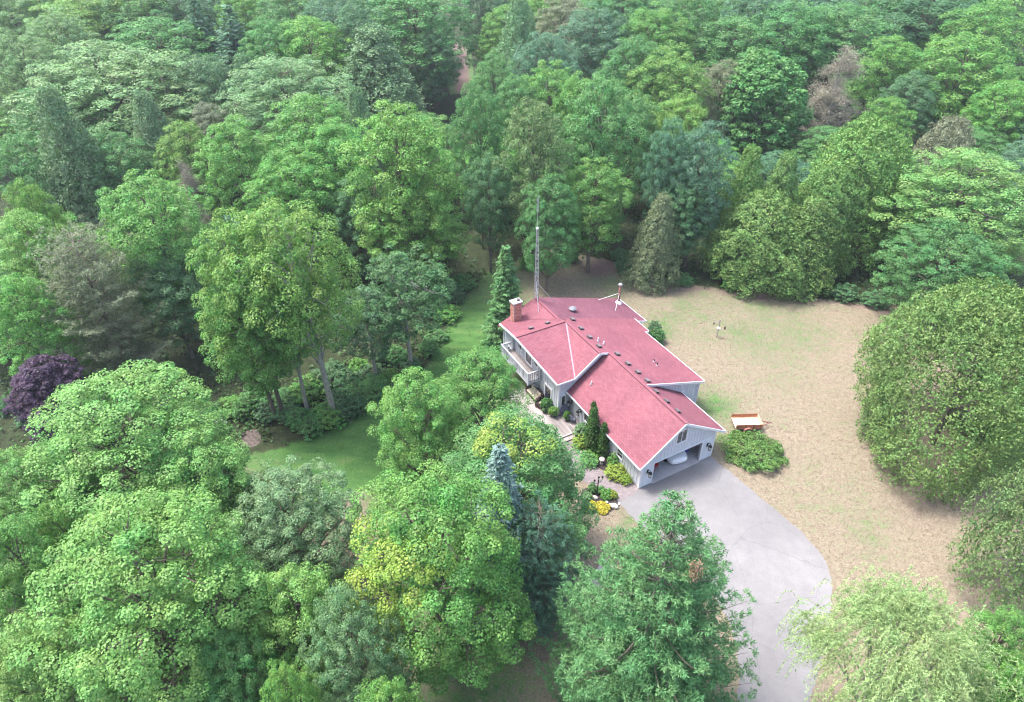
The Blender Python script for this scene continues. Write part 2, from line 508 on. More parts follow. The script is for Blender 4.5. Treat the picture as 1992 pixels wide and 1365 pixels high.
def make_ground():
    xs = np.concatenate([[-3000, -1200, -500, -250], np.arange(-150, -60, 4), np.arange(-60, 62, 0.9), np.arange(64, 152, 4), [250, 500, 1200, 3000]])
    ys = np.concatenate([[-400, -100, -20], np.arange(0, 90, 0.9), np.arange(90, 180, 4), [260, 500, 1200, 4000]])
    X, Y = np.meshgrid(xs, ys)
    P = np.stack([X.ravel(), Y.ravel()], 1)
    nx, ny = len(xs), len(ys)
    idx = np.arange(nx * ny).reshape(ny, nx)
    q = np.stack([idx[:-1, :-1], idx[:-1, 1:], idx[1:, 1:], idx[1:, :-1]], -1).reshape(-1, 4)
    me = bpy.data.meshes.new('ground')
    me.vertices.add(len(P))
    me.vertices.foreach_set('co', np.column_stack([P, np.zeros(len(P))]).astype(np.float32).ravel())
    me.loops.add(q.size)
    me.loops.foreach_set('vertex_index', q.ravel().astype(np.int32))
    me.polygons.add(len(q))
    me.polygons.foreach_set('loop_start', np.arange(0, q.size, 4, dtype=np.int32))
    me.update(calc_edges=True)
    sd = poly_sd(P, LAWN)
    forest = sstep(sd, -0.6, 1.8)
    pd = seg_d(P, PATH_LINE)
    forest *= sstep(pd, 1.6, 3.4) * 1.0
    def blob(px, py, r):
        c = np.array(at(px, py)[:2]); return np.exp(-((P - c) ** 2).sum(1) / (2 * r * r))
    left = sstep(-P[:, 0], -5.0, 3.0)
    green = 0.14 + 0.63 * left
    green += 0.55 * blob(640, 920, 4.5) + 0.35 * blob(860, 690, 4.5) + 0.6 * blob(1392, 790, 1.5) + 0.4 * blob(1390, 855, 1.1)
    green += 0.3 * blob(1180, 540, 3) + 0.25 * blob(1500, 605, 5) + 0.1 * blob(1600, 960, 3) + 0.5 * blob(1225, 1015, 1.0) + 0.35 * blob(1270, 640, 1.6)
    green += 0.25 * blob(1330, 600, 3) + 0.14 * blob(1690, 1010, 2.5) + 0.2 * blob(1480, 690, 4)
    green -= 0.85 * blob(520, 945, 1.9) + 0.7 * blob(690, 975, 1.0) + 0.9 * blob(670, 1050, 2.2) + 0.5 * blob(660, 1120, 2.5) + 0.4 * blob(760, 1250, 3)
    bare = 1.0 * blob(1162, 524, 1.5) + 0.5 * blob(1290, 553, 2.0) + 0.35 * blob(1480, 578, 2.5) + 0.45 * blob(1780, 985, 2.6) + 0.35 * blob(1740, 610, 2.0)
    bare += 0.8 * (1 - sstep(pd, 0.8, 2.6)) * sstep(P[:, 1], 78, 92) + 0.5 * blob(1060, 1250, 2.0) + 0.35 * blob(1800, 1180, 3)
    bare += 0.5 * blob(500, 955, 1.0)
    dd = np.abs(sd)
    bare += 0.5 * np.exp(-(sd / 0.9) ** 2) * sstep(P[:, 0], 8, 12)
    zone = np.column_stack([np.clip(green, 0, 1.2), forest, np.clip(bare, 0, 1), np.ones(len(P))])
    ca = me.color_attributes.new('zone', 'FLOAT_COLOR', 'POINT')
    ca.data.foreach_set('color', zone.astype(np.float32).ravel())
    me.materials.append(M_GROUND)
    o = link(bpy.data.objects.new('ground', me))
    tag(o, kind='structure')
make_ground()

def smooth_poly(pts, it=2):
    for _ in range(it):
        out = []
        for i in range(len(pts)):
            a, b = Vector(pts[i]), Vector(pts[(i + 1) % len(pts)])
            out += [a.lerp(b, 0.25), a.lerp(b, 0.75)]
        pts = out
    return pts
def chaikin(pts, it=2):
    for _ in range(it):
        out = [Vector(pts[0])]
        for a, b in zip(pts[:-1], pts[1:]):
            a, b = Vector(a), Vector(b)
            out += [a.lerp(b, 0.25), a.lerp(b, 0.75)]
        out.append(Vector(pts[-1]))
        pts = out
    return pts
def sheet(name, pts, z, m, kind='structure', thick=None):
    mb = MB()
    vs = [(p[0], p[1], z) for p in pts]
    if thick: mb.prism([(p[0], p[1], z - thick) for p in pts], (0, 0, thick))
    else: mb.add(vs, [tuple(range(len(vs)))])
    me = mb.mesh(name, m)
    if me.polygons[0].normal.z < 0 and not thick: me.flip_normals()
    o = link(bpy.data.objects.new(name, me))
    return tag(o, kind=kind)
HX, HY, HROT = 9.808, 36.631, R(28.794)
HE = Vector((math.cos(HROT), math.sin(HROT))); HN = Vector((-HE.y, HE.x))
def hw(a, b, z=0.0):
    return Vector((HX + a * HE.x + b * HN.x, HY + a * HE.y + b * HN.y, z))
rng0 = np.random.RandomState(3)
def wobble(pts, amp):
    return [Vector((p[0] + rng0.uniform(-amp, amp), p[1] + rng0.uniform(-amp, amp))) for p in pts]
right_edge = [hw(7.25, 0.3)] + [at(*p) for p in ((1400, 903), (1440, 934), (1500, 985), (1560, 1034), (1600, 1080), (1619, 1125), (1617, 1185), (1607, 1245), (1590, 1310), (1570, 1380), (1540, 1500), (1520, 1650))]
left_edge = [at(*p) for p in ((1330, 1650), (1390, 1500), (1430, 1400), (1440, 1320), (1430, 1240), (1400, 1170), (1350, 1110), (1290, 1060), (1240, 1018), (1203, 975), (1178, 950))]
drive = wobble([Vector(p[:2]) for p in chaikin([Vector(p[:2]) for p in right_edge], 3)], 0.07) + wobble([Vector(p[:2]) for p in chaikin([Vector(p[:2]) for p in left_edge], 3)], 0.07) + [hw(0.0, -0.25).xy, hw(0.0, 0.3).xy]
sheet('driveway', drive, 0.016, M_ASPHALT)
walk_out = chaikin([Vector(at(*p)[:2]) for p in ((1203, 977), (1175, 948), (1140, 942), (1110, 915), (1092, 885), (1078, 862))])
walk_in = chaikin([hw(-1.0, 7.5).xy] + [Vector(at(*p)[:2]) for p in ((1117, 862), (1122, 880), (1140, 897), (1165, 912), (1200, 932), (1228, 938))] + [hw(-0.02, -0.2).xy])
sheet('walkway', walk_out + walk_in, 0.026, M_PAVER)
# planting bed beside the house
bed1 = [hw(-1.15, 7.4).xy] + [p + Vector((0.05, 0.1)) for p in walk_in[2:-1]] + [hw(-0.02, 0.25).xy, hw(-0.02, 9.9).xy, hw(-0.6, 7.6).xy]
sheet('planting_bed', bed1, 0.034, M_SOIL)
bed2 = smooth_poly([Vector(at(*p)[:2]) for p in ((1135, 948), (1160, 952), (1188, 966), (1207, 978), (1204, 988), (1180, 996), (1155, 996), (1137, 985), (1128, 965))])
sheet('planting_bed', bed2, 0.036, M_SOIL)
patch = smooth_poly([Vector(at(*p)[:2]) for p in ((470, 842), (497, 832), (512, 850), (500, 868), (482, 872), (470, 860))], 2)
sheet('leaf_litter_patch', wobble(patch, 0.12), 0.012, simple('dry_leaf_litter', (0.09, 0.07, 0.062), 0.95, 0.55, 4.0, bmp=0.9))
pad = [Vector(at(*p)[:2]) for p in ((1172, 1088), (1212, 1104), (1192, 1150), (1140, 1146))]
sheet('gravel_pad', wobble(pad, 0.06), 0.014, simple('grey_gravel', (0.33, 0.29, 0.29), 0.95, 0.4, 12.0, bmp=0.9))

# ================================================================= HOUSE
house = thing('house', 'grey board-and-batten house with red shingle roof and open garage', 'house', (HX, HY, 0), HROT)
GL = lambda a: 2.61 + 0.749 * (a + 0.44)
MR = lambda a: 5.53 - 0.338 * (a - 3.46)
ML = lambda a: 5.855 - 0.75 * (2.5 - a)
GR = lambda a: 5.53 - 0.627 * (a - 3.46)
WF = lambda b: 4.05 + 0.3343 * (b - 9.6)
WB = lambda b: 5.855 - 0.376 * (b - 15.0)
BL = lambda a: 5.45 - 0.46 * (2.4 - a)
BR = lambda a: 5.45 - 0.306 * (a - 2.4)
RT = 0.11
def roof_plane(pts, fn, down, along_b=False, m=None):
    """pts (a,b); fn gives z from a (or b); uv: u along the eave, v up the slope"""
    P = [Vector((a, b, fn(b) if along_b else fn(a))) for a, b in pts]
    mb = MB().prism([p - Vector((0, 0, RT)) for p in P], (0, 0, RT))
    me = mb.mesh('roof_slope', m or M_SHINGLE)
    uv = me.uv_layers.new(name='UVMap')
    for l in me.loops:
        c = me.vertices[l.vertex_index].co
        if along_b: uv.data[l.index].uv = (c.x, (c.y ** 2) ** 0.5 * 1.06)
        else: uv.data[l.index].uv = (c.y, c.x * 1.15)
    o = bpy.data.objects.new('roof_slope', me)
    link(o, house)
    return o
roof_plane([(-0.44, -0.33), (3.46, -0.33), (3.46, 9.93), (-0.44, 9.93)], GL, 0)
roof_plane([(3.46, -0.33), (7.94, -0.33), (7.94, 5.08), (3.46, 5.08)], GR, 0)
roof_plane([(3.46, 4.79), (10.15, 4.79), (10.15, 13.05), (10.75, 13.2), (10.8, 15.5), (2.5, 15.5), (2.5, 9.6), (3.46, 9.6)], MR, 0)
roof_plane([(2.5, 9.6), (2.5, 14.99), (0.093, 9.6)], ML, 0)
roof_plane([(-1.6, 9.6), (0.093, 9.6), (2.5, 14.99), (2.5, 15.0), (-2.6, 15.0)], WF, 0, True)
roof_plane([(-2.6, 15.0), (2.5, 15.0), (2.5, 16.08), (2.37, 16.12), (-0.64, 19.8), (-1.6, 19.8)], WB, 0, True)
roof_plane([(2.4, 16.1), (2.4, 20.2), (-1.6, 20.2), (-1.6, 19.86), (-0.66, 19.86)], BL, 0)
roof_plane([(2.4, 15.52), (12.15, 15.3), (12.15, 19.9), (2.4, 20.2)], BR, 0, m=M_SHINGLE_OLD)

def fascia(p, q, h=0.2, w=0.05, drop=0.04, off=(0, 0)):
    p, q = Vector(p) - Vector((-off[0], -off[1], drop + h / 2 - 0.05)), Vector(q) - Vector((-off[0], -off[1], drop + h / 2 - 0.05))
    return MB().bar(p, q, w, h).build('fascia', M_WHITE, house)
g = -0.33
fascia((-0.44, g, GL(-0.44)), (3.46, g, 5.53), off=(0, -0.03)); fascia((3.46, g, 5.53), (7.94, g, GR(7.94)), off=(0, -0.03))
fascia((-0.44, g, GL(-0.44)), (-0.44, 9.9, GL(-0.44)), 0.14, off=(-0.03, 0)); fascia((7.94, g, GR(7.94)), (7.94, 5.08, GR(7.94)), 0.14, off=(0.03, 0))
fascia((3.6, 4.79, MR(3.6)), (10.15, 4.79, MR(10.15)), off=(0, -0.03)); fascia((10.15, 4.79, MR(10.15)), (10.15, 13.05, MR(10.15)), 0.16, off=(0.03, 0))
fascia((10.15, 13.05, MR(10.15)), (10.75, 13.2, MR(10.75)), 0.16, off=(0.0, -0.03)); fascia((10.75, 13.2, MR(10.75)), (10.8, 15.5, MR(10.8)), 0.16, off=(0.03, 0))
fascia((0.093, 9.6, 4.05), (2.5, 9.6, 5.855), 0.24, off=(0, -0.03)); fascia((2.5, 9.6, 5.855), (3.3, 9.6, MR(3.3)), 0.2, off=(0, -0.03))
fascia((-1.6, 9.6, 4.05), (0.093, 9.6, 4.05), 0.16, off=(0, -0.03))
fascia((-1.6, 9.6, 4.05), (-2.6, 15.0, 5.855), 0.2, off=(-0.03, 0)); fascia((-2.6, 15.0, 5.855), (-1.6, 19.8, WB(19.8)), 0.2, off=(-0.03, 0))
fascia((12.15, 15.3, BR(12.15)), (12.15, 19.9, BR(12.15)), 0.16, off=(0.03, 0)); fascia((10.9, 15.33, BR(10.9)), (12.15, 15.3, BR(12.15)), 0.16, off=(0, -0.03))
# metal valley flashing and ridge caps
MB().bar((0.12, 9.62, 4.09), (2.42, 14.8, 5.84), 0.13, 0.02).build('valley_flashing', M_FLASH, house)
M_CAP = simple('red_ridge_cap', (0.18, 0.058, 0.076), 0.8, 0.2, 8.0)
def ridge(p, q):
    MB().bar(Vector(p) + Vector((0, 0, 0.015)), Vector(q) + Vector((0, 0, 0.015)), 0.26, 0.05).build('ridge_cap', M_CAP, house)
ridge((3.46, -0.34, 5.53), (3.46, 9.6, 5.53)); ridge((2.5, 9.58, 5.855), (2.5, 15.0, 5.855)); ridge((-2.62, 15, 5.855), (2.4, 15, 5.855)); ridge((2.4, 16.0, 5.45), (2.4, 20.2, 5.45))

def wall(poly, ext, name='wall', m=M_SIDING):
    return MB().prism(poly, ext).build(name, m, house)
T = 0.14
D0, D1, DH = 1.22, 5.98, 2.15
w_front = wall([(0, 0, 0), (D0, 0, 0), (D0, 0, DH), (D1, 0, DH), (D1, 0, 0), (7.25, 0, 0), (7.25, 0, GR(7.25) - RT), (3.46, 0, 5.53 - RT), (0, 0, GL(0) - RT)], (0, T, 0))
w_left = wall([(0, T, 0), (0, 9.95, 0), (0, 9.95, GL(0) - RT), (0, T, GL(0) - RT)], (T, 0, 0))
w_right = wall([(7.25 - T, T, 0), (7.25 - T, 5.1, 0), (7.25 - T, 5.1, GR(7.25) - RT), (7.25 - T, T, GR(7.25) - RT)], (T, 0, 0))
w_f2 = wall([(7.25, 5.1, 0), (9.8, 5.1, 0), (9.8, 5.1, MR(9.8) - RT), (3.6, 5.1, MR(3.6) - RT), (3.6, 5.1, GR(3.6) - 0.2), (7.25, 5.1, GR(7.25) - 0.2)], (0, T, 0))
w_mr = wall([(9.8 - T, 5.1 + T, 0), (9.8 - T, 15.4, 0), (9.8 - T, 15.4, MR(9.8) - RT), (9.8 - T, 5.1 + T, MR(9.8) - RT)], (T, 0, 0))
w_f1 = wall([(-1.2, 9.95, 0), (0, 9.95, 0), (0, 9.95, GL(0) - 0.2), (3.3, 9.95, GL(3.3) - 0.25), (3.3, 9.95, MR(3.3) - RT), (2.5, 9.95, 5.855 - RT), (0.093 + 0.1, 9.95, 4.05 + 0.08 - RT), (-1.2, 9.95, 4.05 - RT + 0.1)], (0, T, 0))
w_wl = wall([(-1.2, 9.95 + T, 0), (-1.2, 19.6, 0), (-1.2, 19.6, WB(19.6) - RT), (-1.2, 15.0, 5.855 - RT), (-1.2, 9.95 + T, WF(9.95 + T) - RT)], (T, 0, 0))
w_back = wall([(-1.2, 19.75, 0), (11.7, 19.75, 0), (11.7, 19.75, BR(11.7) - RT), (2.4, 19.75, 5.45 - RT), (-1.2, 19.75, BL(-1.2) - RT)], (0, T, 0))
w_br = wall([(11.7 - T, 15.55, 0), (11.7 - T, 19.75, 0), (11.7 - T, 19.75, BR(11.7) - RT), (11.7 - T, 15.55, BR(11.7) - RT)], (T, 0, 0))
w_bf = wall([(9.8, 15.42, 0), (11.7, 15.42, 0), (11.7, 15.42, BR(11.7) - RT), (2.6, 15.42, BR(2.6) - 0.3), (2.6, 15.42, MR(2.6) - RT), (9.8, 15.42, MR(9.8) - RT)], (0, T, 0))
# garage interior
MB().box(T, 7.25 - T, T, 6.9, 0.0, 0.03).build('garage_floor', M_CONC, house)
MB().box(T, 7.25 - T, 6.9, 7.02, 0.0, 2.9).build('garage_back_wall', simple('drywall', (0.35, 0.34, 0.33), 0.9, 0.1), house)
MB().box(D0, D1, -0.16, T, 0.0, 0.022).build('garage_threshold', M_CONC, house)

# vertical battens (board and batten) and lap boards
def prism_top(wallspec, x): return wallspec(x)
def battens(parent, axis, fixed, rangev, zlo, zhi, step=0.34, out=1, skip=()):
    x = rangev[0] + step * 0.5
    while x < rangev[1] - 0.05:
        if not any(s0 < x < s1 for s0, s1 in skip):
            z0 = zlo(x) if callable(zlo) else zlo
            z1 = zhi(x) if callable(zhi) else zhi
            if z1 - z0 > 0.08:
                me = BATTEN[axis]
                o = child('batten', me, parent)
                if axis == 'b': o.location = (x, fixed, z0)       # wall facing -b, runs along a
                else: o.location = (fixed, x, z0)
                o.scale = (1, 1, z1 - z0)
                if out < 0: o.rotation_euler = (0, 0, math.pi)
        x += step
BATTEN = {'b': MB().box(-0.03, 0.03, -0.035, -0.003, 0, 1).mesh('batten', M_SIDING2), 'a': MB().box(-0.035, -0.003, -0.03, 0.03, 0, 1).mesh('batten', M_SIDING2)}
ft = lambda a: (GL(a) if a < 3.46 else GR(a)) - RT - 0.1
battens(w_front, 'b', 0, (0.05, 7.2), 2.42, ft, 0.32, skip=((2.95, 4.2),))
battens(w_front, 'b', 0, (2.95, 4.2), 2.42, lambda x: 3.2, 0.32)
battens(w_f2, 'b', 5.1, (3.7, 9.75), lambda a: (GR(a) + 0.02 if a < 7.25 else 0.05), lambda a: MR(a) - RT - 0.12, 0.34)
battens(w_f1, 'b', 9.95, (-1.15, 3.2), lambda a: (0.2 if a < 0 else GL(a) + 0.03), lambda a: (4.0 if a < 0.1 else min(ML(a), MR(a))) - RT - 0.1, 0.34, skip=((-1.0, -0.45),))
battens(w_f1, 'b', 9.95, (-1.0, -0.45), 2.5, 3.8, 0.3)
battens(w_wl, 'a', -1.2, (10.1, 19.6), 0.2, lambda b: min(WF(b), WB(b)) - RT - 0.1, 0.36, skip=((10.9, 12.3),))
battens(w_wl, 'a', -1.2, (10.9, 12.3), 2.35, lambda b: WF(b) - RT - 0.1, 0.36)
battens(w_left, 'a', 0, (0.2, 9.9), 0.05, 2.5, 0.4, skip=((2.15, 3.05), (6.9, 7.8), (8.45, 9.35)))
battens(w_mr, 'a', 9.8, (5.3, 15.3), 0.05, 3.0, 0.36, out=-1)
battens(w_br, 'a', 11.7, (15.7, 19.6), 0.05, 2.3, 0.36, out=-1)
battens(w_right, 'a', 7.25, (0.2, 5.0), 0.05, 2.6, 0.36, out=-1)
LAP = MB().add([(0, -0.004, 0), (1, -0.004, 0), (1, -0.03, 0), (0, -0.03, 0), (0, -0.004, 0.19), (1, -0.004, 0.19), (1, -0.008, 0.19), (0, -0.008, 0.19)],
               [(0, 1, 2, 3), (4, 7, 6, 5), (3, 2, 6, 7), (0, 4, 5, 1), (0, 3, 7, 4), (1, 5, 6, 2)]).mesh('lap_board', M_SIDING2)
for k in range(12):
    z = 0.02 + k * 0.19
    child('lap_board', LAP, w_front, (0.11, 0, z), scale=(D0 - 0.24, 1, 1))
    child('lap_board', LAP, w_front, (D1 + 0.13, 0, z), scale=(7.25 - D1 - 0.26, 1, 1))
# trims
def trim(x0, x1, y0, y1, z0, z1, parent=None, name='trim_board', m=M_WHITE):
    return MB().box(x0, x1, y0, y1, z0, z1).build(name, m, parent or house)
trim(-0.05, 0.1, -0.05, 0.1, 0, GL(0) - 0.3); trim(7.13, 7.3, -0.05, 0.1, 0, GR(7.25) - 0.32)
trim(D0 - 0.12, D0, -0.045, 0.15, 0, DH); trim(D1, D1 + 0.12, -0.045, 0.15, 0, DH); trim(D0 - 0.12, D1 + 0.12, -0.05, 0.148, DH, DH + 0.16, m=M_SIDING2)
trim(-1.25, -1.12, 9.9, 10.03, 0, 3.9); trim(9.73, 9.85, 5.05, 5.17, 0, 2.98, m=M_SIDING2)
MB().tube([(7.36, 5.0, 2.6), (8.2, 5.02, 2.75)], 0.05, 8).build('downspout', M_WHITE, house)
MB().tube([(9.9, 4.98, 3.1), (9.86, 5.02, 2.6), (9.86, 5.02, 0.1)], 0.04, 8).build('downspout', M_WHITE, house)

# windows: frame bars proud of the wall, panes set back between them
def window_b(a0, a1, z0, z1, b, mull=1, transom=0, fw=0.09):
    w = MB()
    w.box(a0, a1, b - 0.07, b - 0.002, z1 - fw, z1).box(a0, a1, b - 0.08, b - 0.002, z0, z0 + fw)
    w.box(a0, a0 + fw, b - 0.065, b - 0.003, z0 + fw, z1 - fw).box(a1 - fw, a1, b - 0.065, b - 0.003, z0 + fw, z1 - fw)
    o = w.build('window', M_WHITE, house)
    n = mull + 1
    ww = (a1 - a0 - 2 * fw) / n
    for i in range(n):
        MB().box(a0 + fw + i * ww + (0.02 if i else 0), a0 + fw + (i + 1) * ww - (0.02 if i < n - 1 else 0), b - 0.02, b - 0.004, z0 + fw, z1 - fw).build('pane', M_GLASS, o)
        if i: MB().box(a0 + fw + i * ww - 0.02, a0 + fw + i * ww + 0.02, b - 0.05, b - 0.004, z0 + fw, z1 - fw).build('mullion', M_WHITE, o)
    return o
def window_a(b0, b1, z0, z1, a, transom=1, fw=0.09, name='window'):
    w = MB()
    w.box(a - 0.07, a - 0.002, b0, b1, z1 - fw, z1).box(a - 0.08, a - 0.002, b0, b1, z0, z0 + fw)
    w.box(a - 0.065, a - 0.003, b0, b0 + fw, z0 + fw, z1 - fw).box(a - 0.065, a - 0.003, b1 - fw, b1, z0 + fw, z1 - fw)
    o = w.build(name, M_WHITE, house)
    n = transom + 1
    hh = (z1 - z0 - 2 * fw) / n
    for i in range(n):
        MB().box(a - 0.02, a - 0.004, b0 + fw, b1 - fw, z0 + fw + i * hh + (0.02 if i else 0), z0 + fw + (i + 1) * hh - (0.02 if i < n - 1 else 0)).build('pane', M_GLASS, o)
        if i: MB().box(a - 0.05, a - 0.004, b0 + fw, b1 - fw, z0 + fw + i * hh - 0.02, z0 + fw + i * hh + 0.02).build('mullion', M_WHITE, o)
    return o
window_b(3.02, 4.08, 3.24, 4.62, 0, 1)
window_b(-1.02, -0.48, 1.05, 2.35, 9.95, 0, fw=0.11)
window_a(2.2, 3.0, 1.0, 1.95, 0, 1)
window_a(6.95, 7.75, 0.95, 2.0, 0, 0)
window_a(11.0, 12.2, 0.26, 2.3, -1.2, 0, 0.14, 'patio_door')
window_a(13.3, 14.1, 2.95, 3.75, -1.2, 0); window_a(14.4, 15.6, 2.34, 4.2, -1.2, 0, 0.12, 'balcony_door'); window_a(16.2, 17.0, 2.95, 3.75, -1.2, 0)
window_a(18.2, 19.0, 1.0, 2.0, -1.2, 0)
# front door under the garage eave
dr = MB().box(-0.05, -0.004, 8.5, 9.3, 0.26, 2.3).build('front_door', simple('door_paint', (0.55, 0.56, 0.6), 0.45, 0.06), house)
for k, z in enumerate((0.5, 1.35)):
    MB().box(-0.062, -0.05, 8.62, 8.86, z, z + 0.7).build('door_panel', M_WHITE, dr); MB().box(-0.062, -0.05, 8.94, 9.18, z, z + 0.7).build('door_panel', M_WHITE, dr)
MB().lathe([(0.0, -0.03), (0.03, -0.02), (0.03, 0.02), (0.0, 0.03)], (-0.1, 8.6, 1.25), 8).build('door_knob', M_DARK, dr)

# roof vents
VENT = MB().prism([(-0.2, -0.19, 0.0), (0.2, -0.19, 0.0), (0.16, -0.17, 0.13), (-0.16, -0.17, 0.15)], (0, 0.36, 0.0)).mesh('roof_vent', M_VENT)
VENTCAP = MB().prism([(-0.2, -0.22, 0.15), (0.2, -0.22, 0.13), (0.2, -0.22, 0.16), (-0.2, -0.22, 0.18)], (0, 0.44, 0)).mesh('vent_cap', simple('vent_cap_grey', (0.15, 0.12, 0.13), 0.7, 0.15))
def vent(a, b, fn, sl):
    o = child('roof_vent', VENT, house, (a, b, fn(a)), (0, math.atan(sl), 0))
    child('vent_cap', VENTCAP, o)
for a, b in ((3.36, 15.2), (3.2, 13.6), (3.1, 12.1), (3.05, 10.6), (4.05, 9.3), (4.05, 7.8), (4.1, 6.5), (4.1, 5.25)): vent(a, b, MR, 0.338)
for a, b in ((3.95, 3.9), (3.95, 2.6), (3.95, 1.3)): vent(a, b, GR, 0.627)
for a, b in ((1.1, 15.75), (-0.6, 15.75)):
    o = child('roof_vent', VENT, house, (a, b, WB(b)), (math.atan(-0.376), 0, 0)); child('vent_cap', VENTCAP, o)
tv = MB().lathe([(0.16, 0.0), (0.16, 0.22), (0.36, 0.24), (0.38, 0.3), (0.25, 0.4), (0.05, 0.44)], (4.9, 17.5, BR(4.9)), 18).build('turbine_vent', simple('vent_grey', (0.16, 0.16, 0.18), 0.5, 0.1), house)
for a, b, fn, h in ((3.6, 11.5, MR, 0.35), (3.85, 11.0, MR, 0.3), (7.1, 8.0, MR, 0.28), (6.95, 7.4, MR, 0.35), (1.1, 8.6, GL, 0.32)):
    p = MB().tube([(a, b, fn(a) - 0.05), (a, b, fn(a) + h)], 0.05, 10).build('plumbing_stack', M_WHITE if a < 4 else M_VENT, house)
    MB().lathe([(0.14, -0.03), (0.12, 0.05), (0.06, 0.09)], (a, b, fn(a)), 10).build('stack_collar', M_FLASH, p)

# brick chimney with individual bricks
chim = MB().box(-0.62, 0.22, 18.9, 19.52, 3.6, 6.3).build('chimney', M_MORTAR, house)
BR_A = MB().box(-0.105, 0.105, -0.012, 0.012, -0.034, 0.034).mesh('brick', M_BRICK)
BR_B = MB().box(-0.105, 0.105, -0.012, 0.012, -0.034, 0.034).mesh('brick', M_BRICK2)
nb = 0
for k in range(24):
    z = 4.36 + k * 0.082
    for i in range(4):
        off = 0.105 if k % 2 else 0.0
        a = -0.62 + 0.105 + off * 0.98 + i * 0.215
        if a < 0.2: child('brick', random.choice((BR_A, BR_A, BR_B)), chim, (min(a, 0.115), 18.89, z)); nb += 1
    for i in range(3):
        off = 0.1 if k % 2 else 0.0
        b = 18.9 + 0.105 + off + i * 0.212
        if b < 19.5: child('brick', random.choice((BR_A, BR_A, BR_B)), chim, (-0.63, min(b, 19.415), z), (0, 0, math.pi / 2)); nb += 1
cp = MB().box(-0.72, 0.32, 18.8, 19.62, 6.3, 6.42).build('chimney_cap', M_CONC, house, bevel=0.02)
MB().box(-0.52, -0.24, 19.02, 19.4, 6.42, 6.5).build('flue_tile', M_STONE, cp)
MB().lathe([(0.14, 0.0), (0.14, 0.12), (0.11, 0.14)], (0.02, 19.2, 6.42), 12).build('flue_cover', M_TERRA, cp)

# stove pipe with braces
sp = MB().tube([(11.4, 18.9, 2.55), (11.4, 18.9, 4.75)], 0.12, 14).build('stove_pipe', M_RUST, house, smooth=True)
MB().lathe([(0.36, -0.02), (0.3, 0.12), (0.14, 0.3)], (11.4, 18.9, BR(11.4)), 14).build('pipe_flashing', M_WHITE, sp)
MB().lathe([(0.13, 0.0), (0.2, 0.06), (0.2, 0.2), (0.12, 0.28), (0.03, 0.32)], (11.4, 18.9, 4.74), 14).build('pipe_cap', M_GALV, sp)
for p in ((9.4, 19.6), (9.9, 17.4)):
    MB().tube([(11.4, 18.9, 3.9), (p[0], p[1], BR(p[0]))], 0.022, 6).build('pipe_brace', M_GALV, sp)

# balcony
BZ, B0, B1, BA = 2.3, 12.85, 17.7, -2.55
bal = MB().box(BA, -1.22, B0, B1, BZ - 0.24, BZ - 0.06).build('balcony', M_RAIL, house)
n = 11
PL = MB().box(-0.055, 0.055, B0 + 0.01, B1 - 0.01, 0, 0.045).mesh('plank', M_DECK)
for i in range(n): child('plank', PL, bal, (BA + 0.07 + i * 0.12, 0, BZ - 0.05))
RZ = BZ + 0.98
rail = MB()
rail.box(BA - 0.05, BA + 0.07, B0 - 0.05, B1 + 0.05, RZ - 0.05, RZ).box(BA - 0.02, BA + 0.04, B0, B1, BZ + 0.1, BZ + 0.17)
rail.box(BA + 0.08, -1.22, B0 - 0.05, B0 + 0.07, RZ - 0.05, RZ).box(BA + 0.07, -1.22, B0 - 0.02, B0 + 0.04, BZ + 0.1, BZ + 0.17)
rail.box(BA + 0.08, -1.22, B1 - 0.07, B1 + 0.05, RZ - 0.05, RZ).box(BA + 0.07, -1.22, B1 - 0.04, B1 + 0.02, BZ + 0.1, BZ + 0.17)
rail = rail.build('balcony_railing', M_RAIL, house)
BAL = MB().box(-0.035, 0.035, -0.035, 0.035, BZ + 0.02, RZ - 0.05).mesh('baluster', M_RAIL)
POST = MB().box(-0.06, 0.06, -0.06, 0.06, BZ - 0.3, RZ + 0.06).mesh('post', M_RAIL)
b = B0 + 0.2
while b < B1 - 0.1: child('baluster', BAL, rail, (BA + 0.01, b, 0)); b += 0.21
for bb in (B0, B1):
    a = BA + 0.22
    while a < -1.3: child('baluster', BAL, rail, (a, bb + (0.01 if bb == B0 else -0.01), 0)); a += 0.21
for a, b in ((BA, B0), (BA, B1), (BA, (B0 + B1) / 2), (-1.3, B0), (-1.3, B1)): child('post', POST, rail, (a, b, 0))
for bb in (B0 + 0.3, (B0 + B1) / 2, B1 - 0.3): MB().bar((-1.22, bb, 1.0), (BA + 0.3, bb, BZ - 0.25), 0.1, 0.14).build('bracket', M_RAIL, bal)

# deck in front of the entry
deck = thing('deck', 'weathered grey plank deck below the balcony beside the front door', 'deck', (HX, HY, 0), HROT)
DZ = 0.24
MB().box(-4.0, -1.22, 7.45, 14.6, 0.02, DZ - 0.06).build('deck_frame', M_DECK, deck)
MB().box(-1.22, -0.06, 7.45, 9.93, 0.02, DZ - 0.06).build('deck_frame', M_DECK, deck)
PLK = MB().box(-0.068, 0.068, 0, 1, 0, 0.05).mesh('plank', M_DECK)
a = -3.93
while a < -0.1:
    y1 = 14.6 if a < -1.3 else 9.9
    child('plank', PLK, deck, (a, 7.46, DZ - 0.052 + random.uniform(-0.004, 0.004)), scale=(1, y1 - 7.47, 1))
    a += 0.146
st = MB().box(-3.6, -0.75, 6.95, 7.42, 0.03, 0.14).build('step', M_DECK, deck)
MB().box(-4.05, -0.7, 7.38, 7.52, DZ - 0.02, DZ + 0.02).build('edge_board', M_DECK, deck)
MB().box(-4.16, -4.02, 7.4, 14.6, DZ - 0.2, DZ + 0.015).build('edge_board', M_DECK, deck)

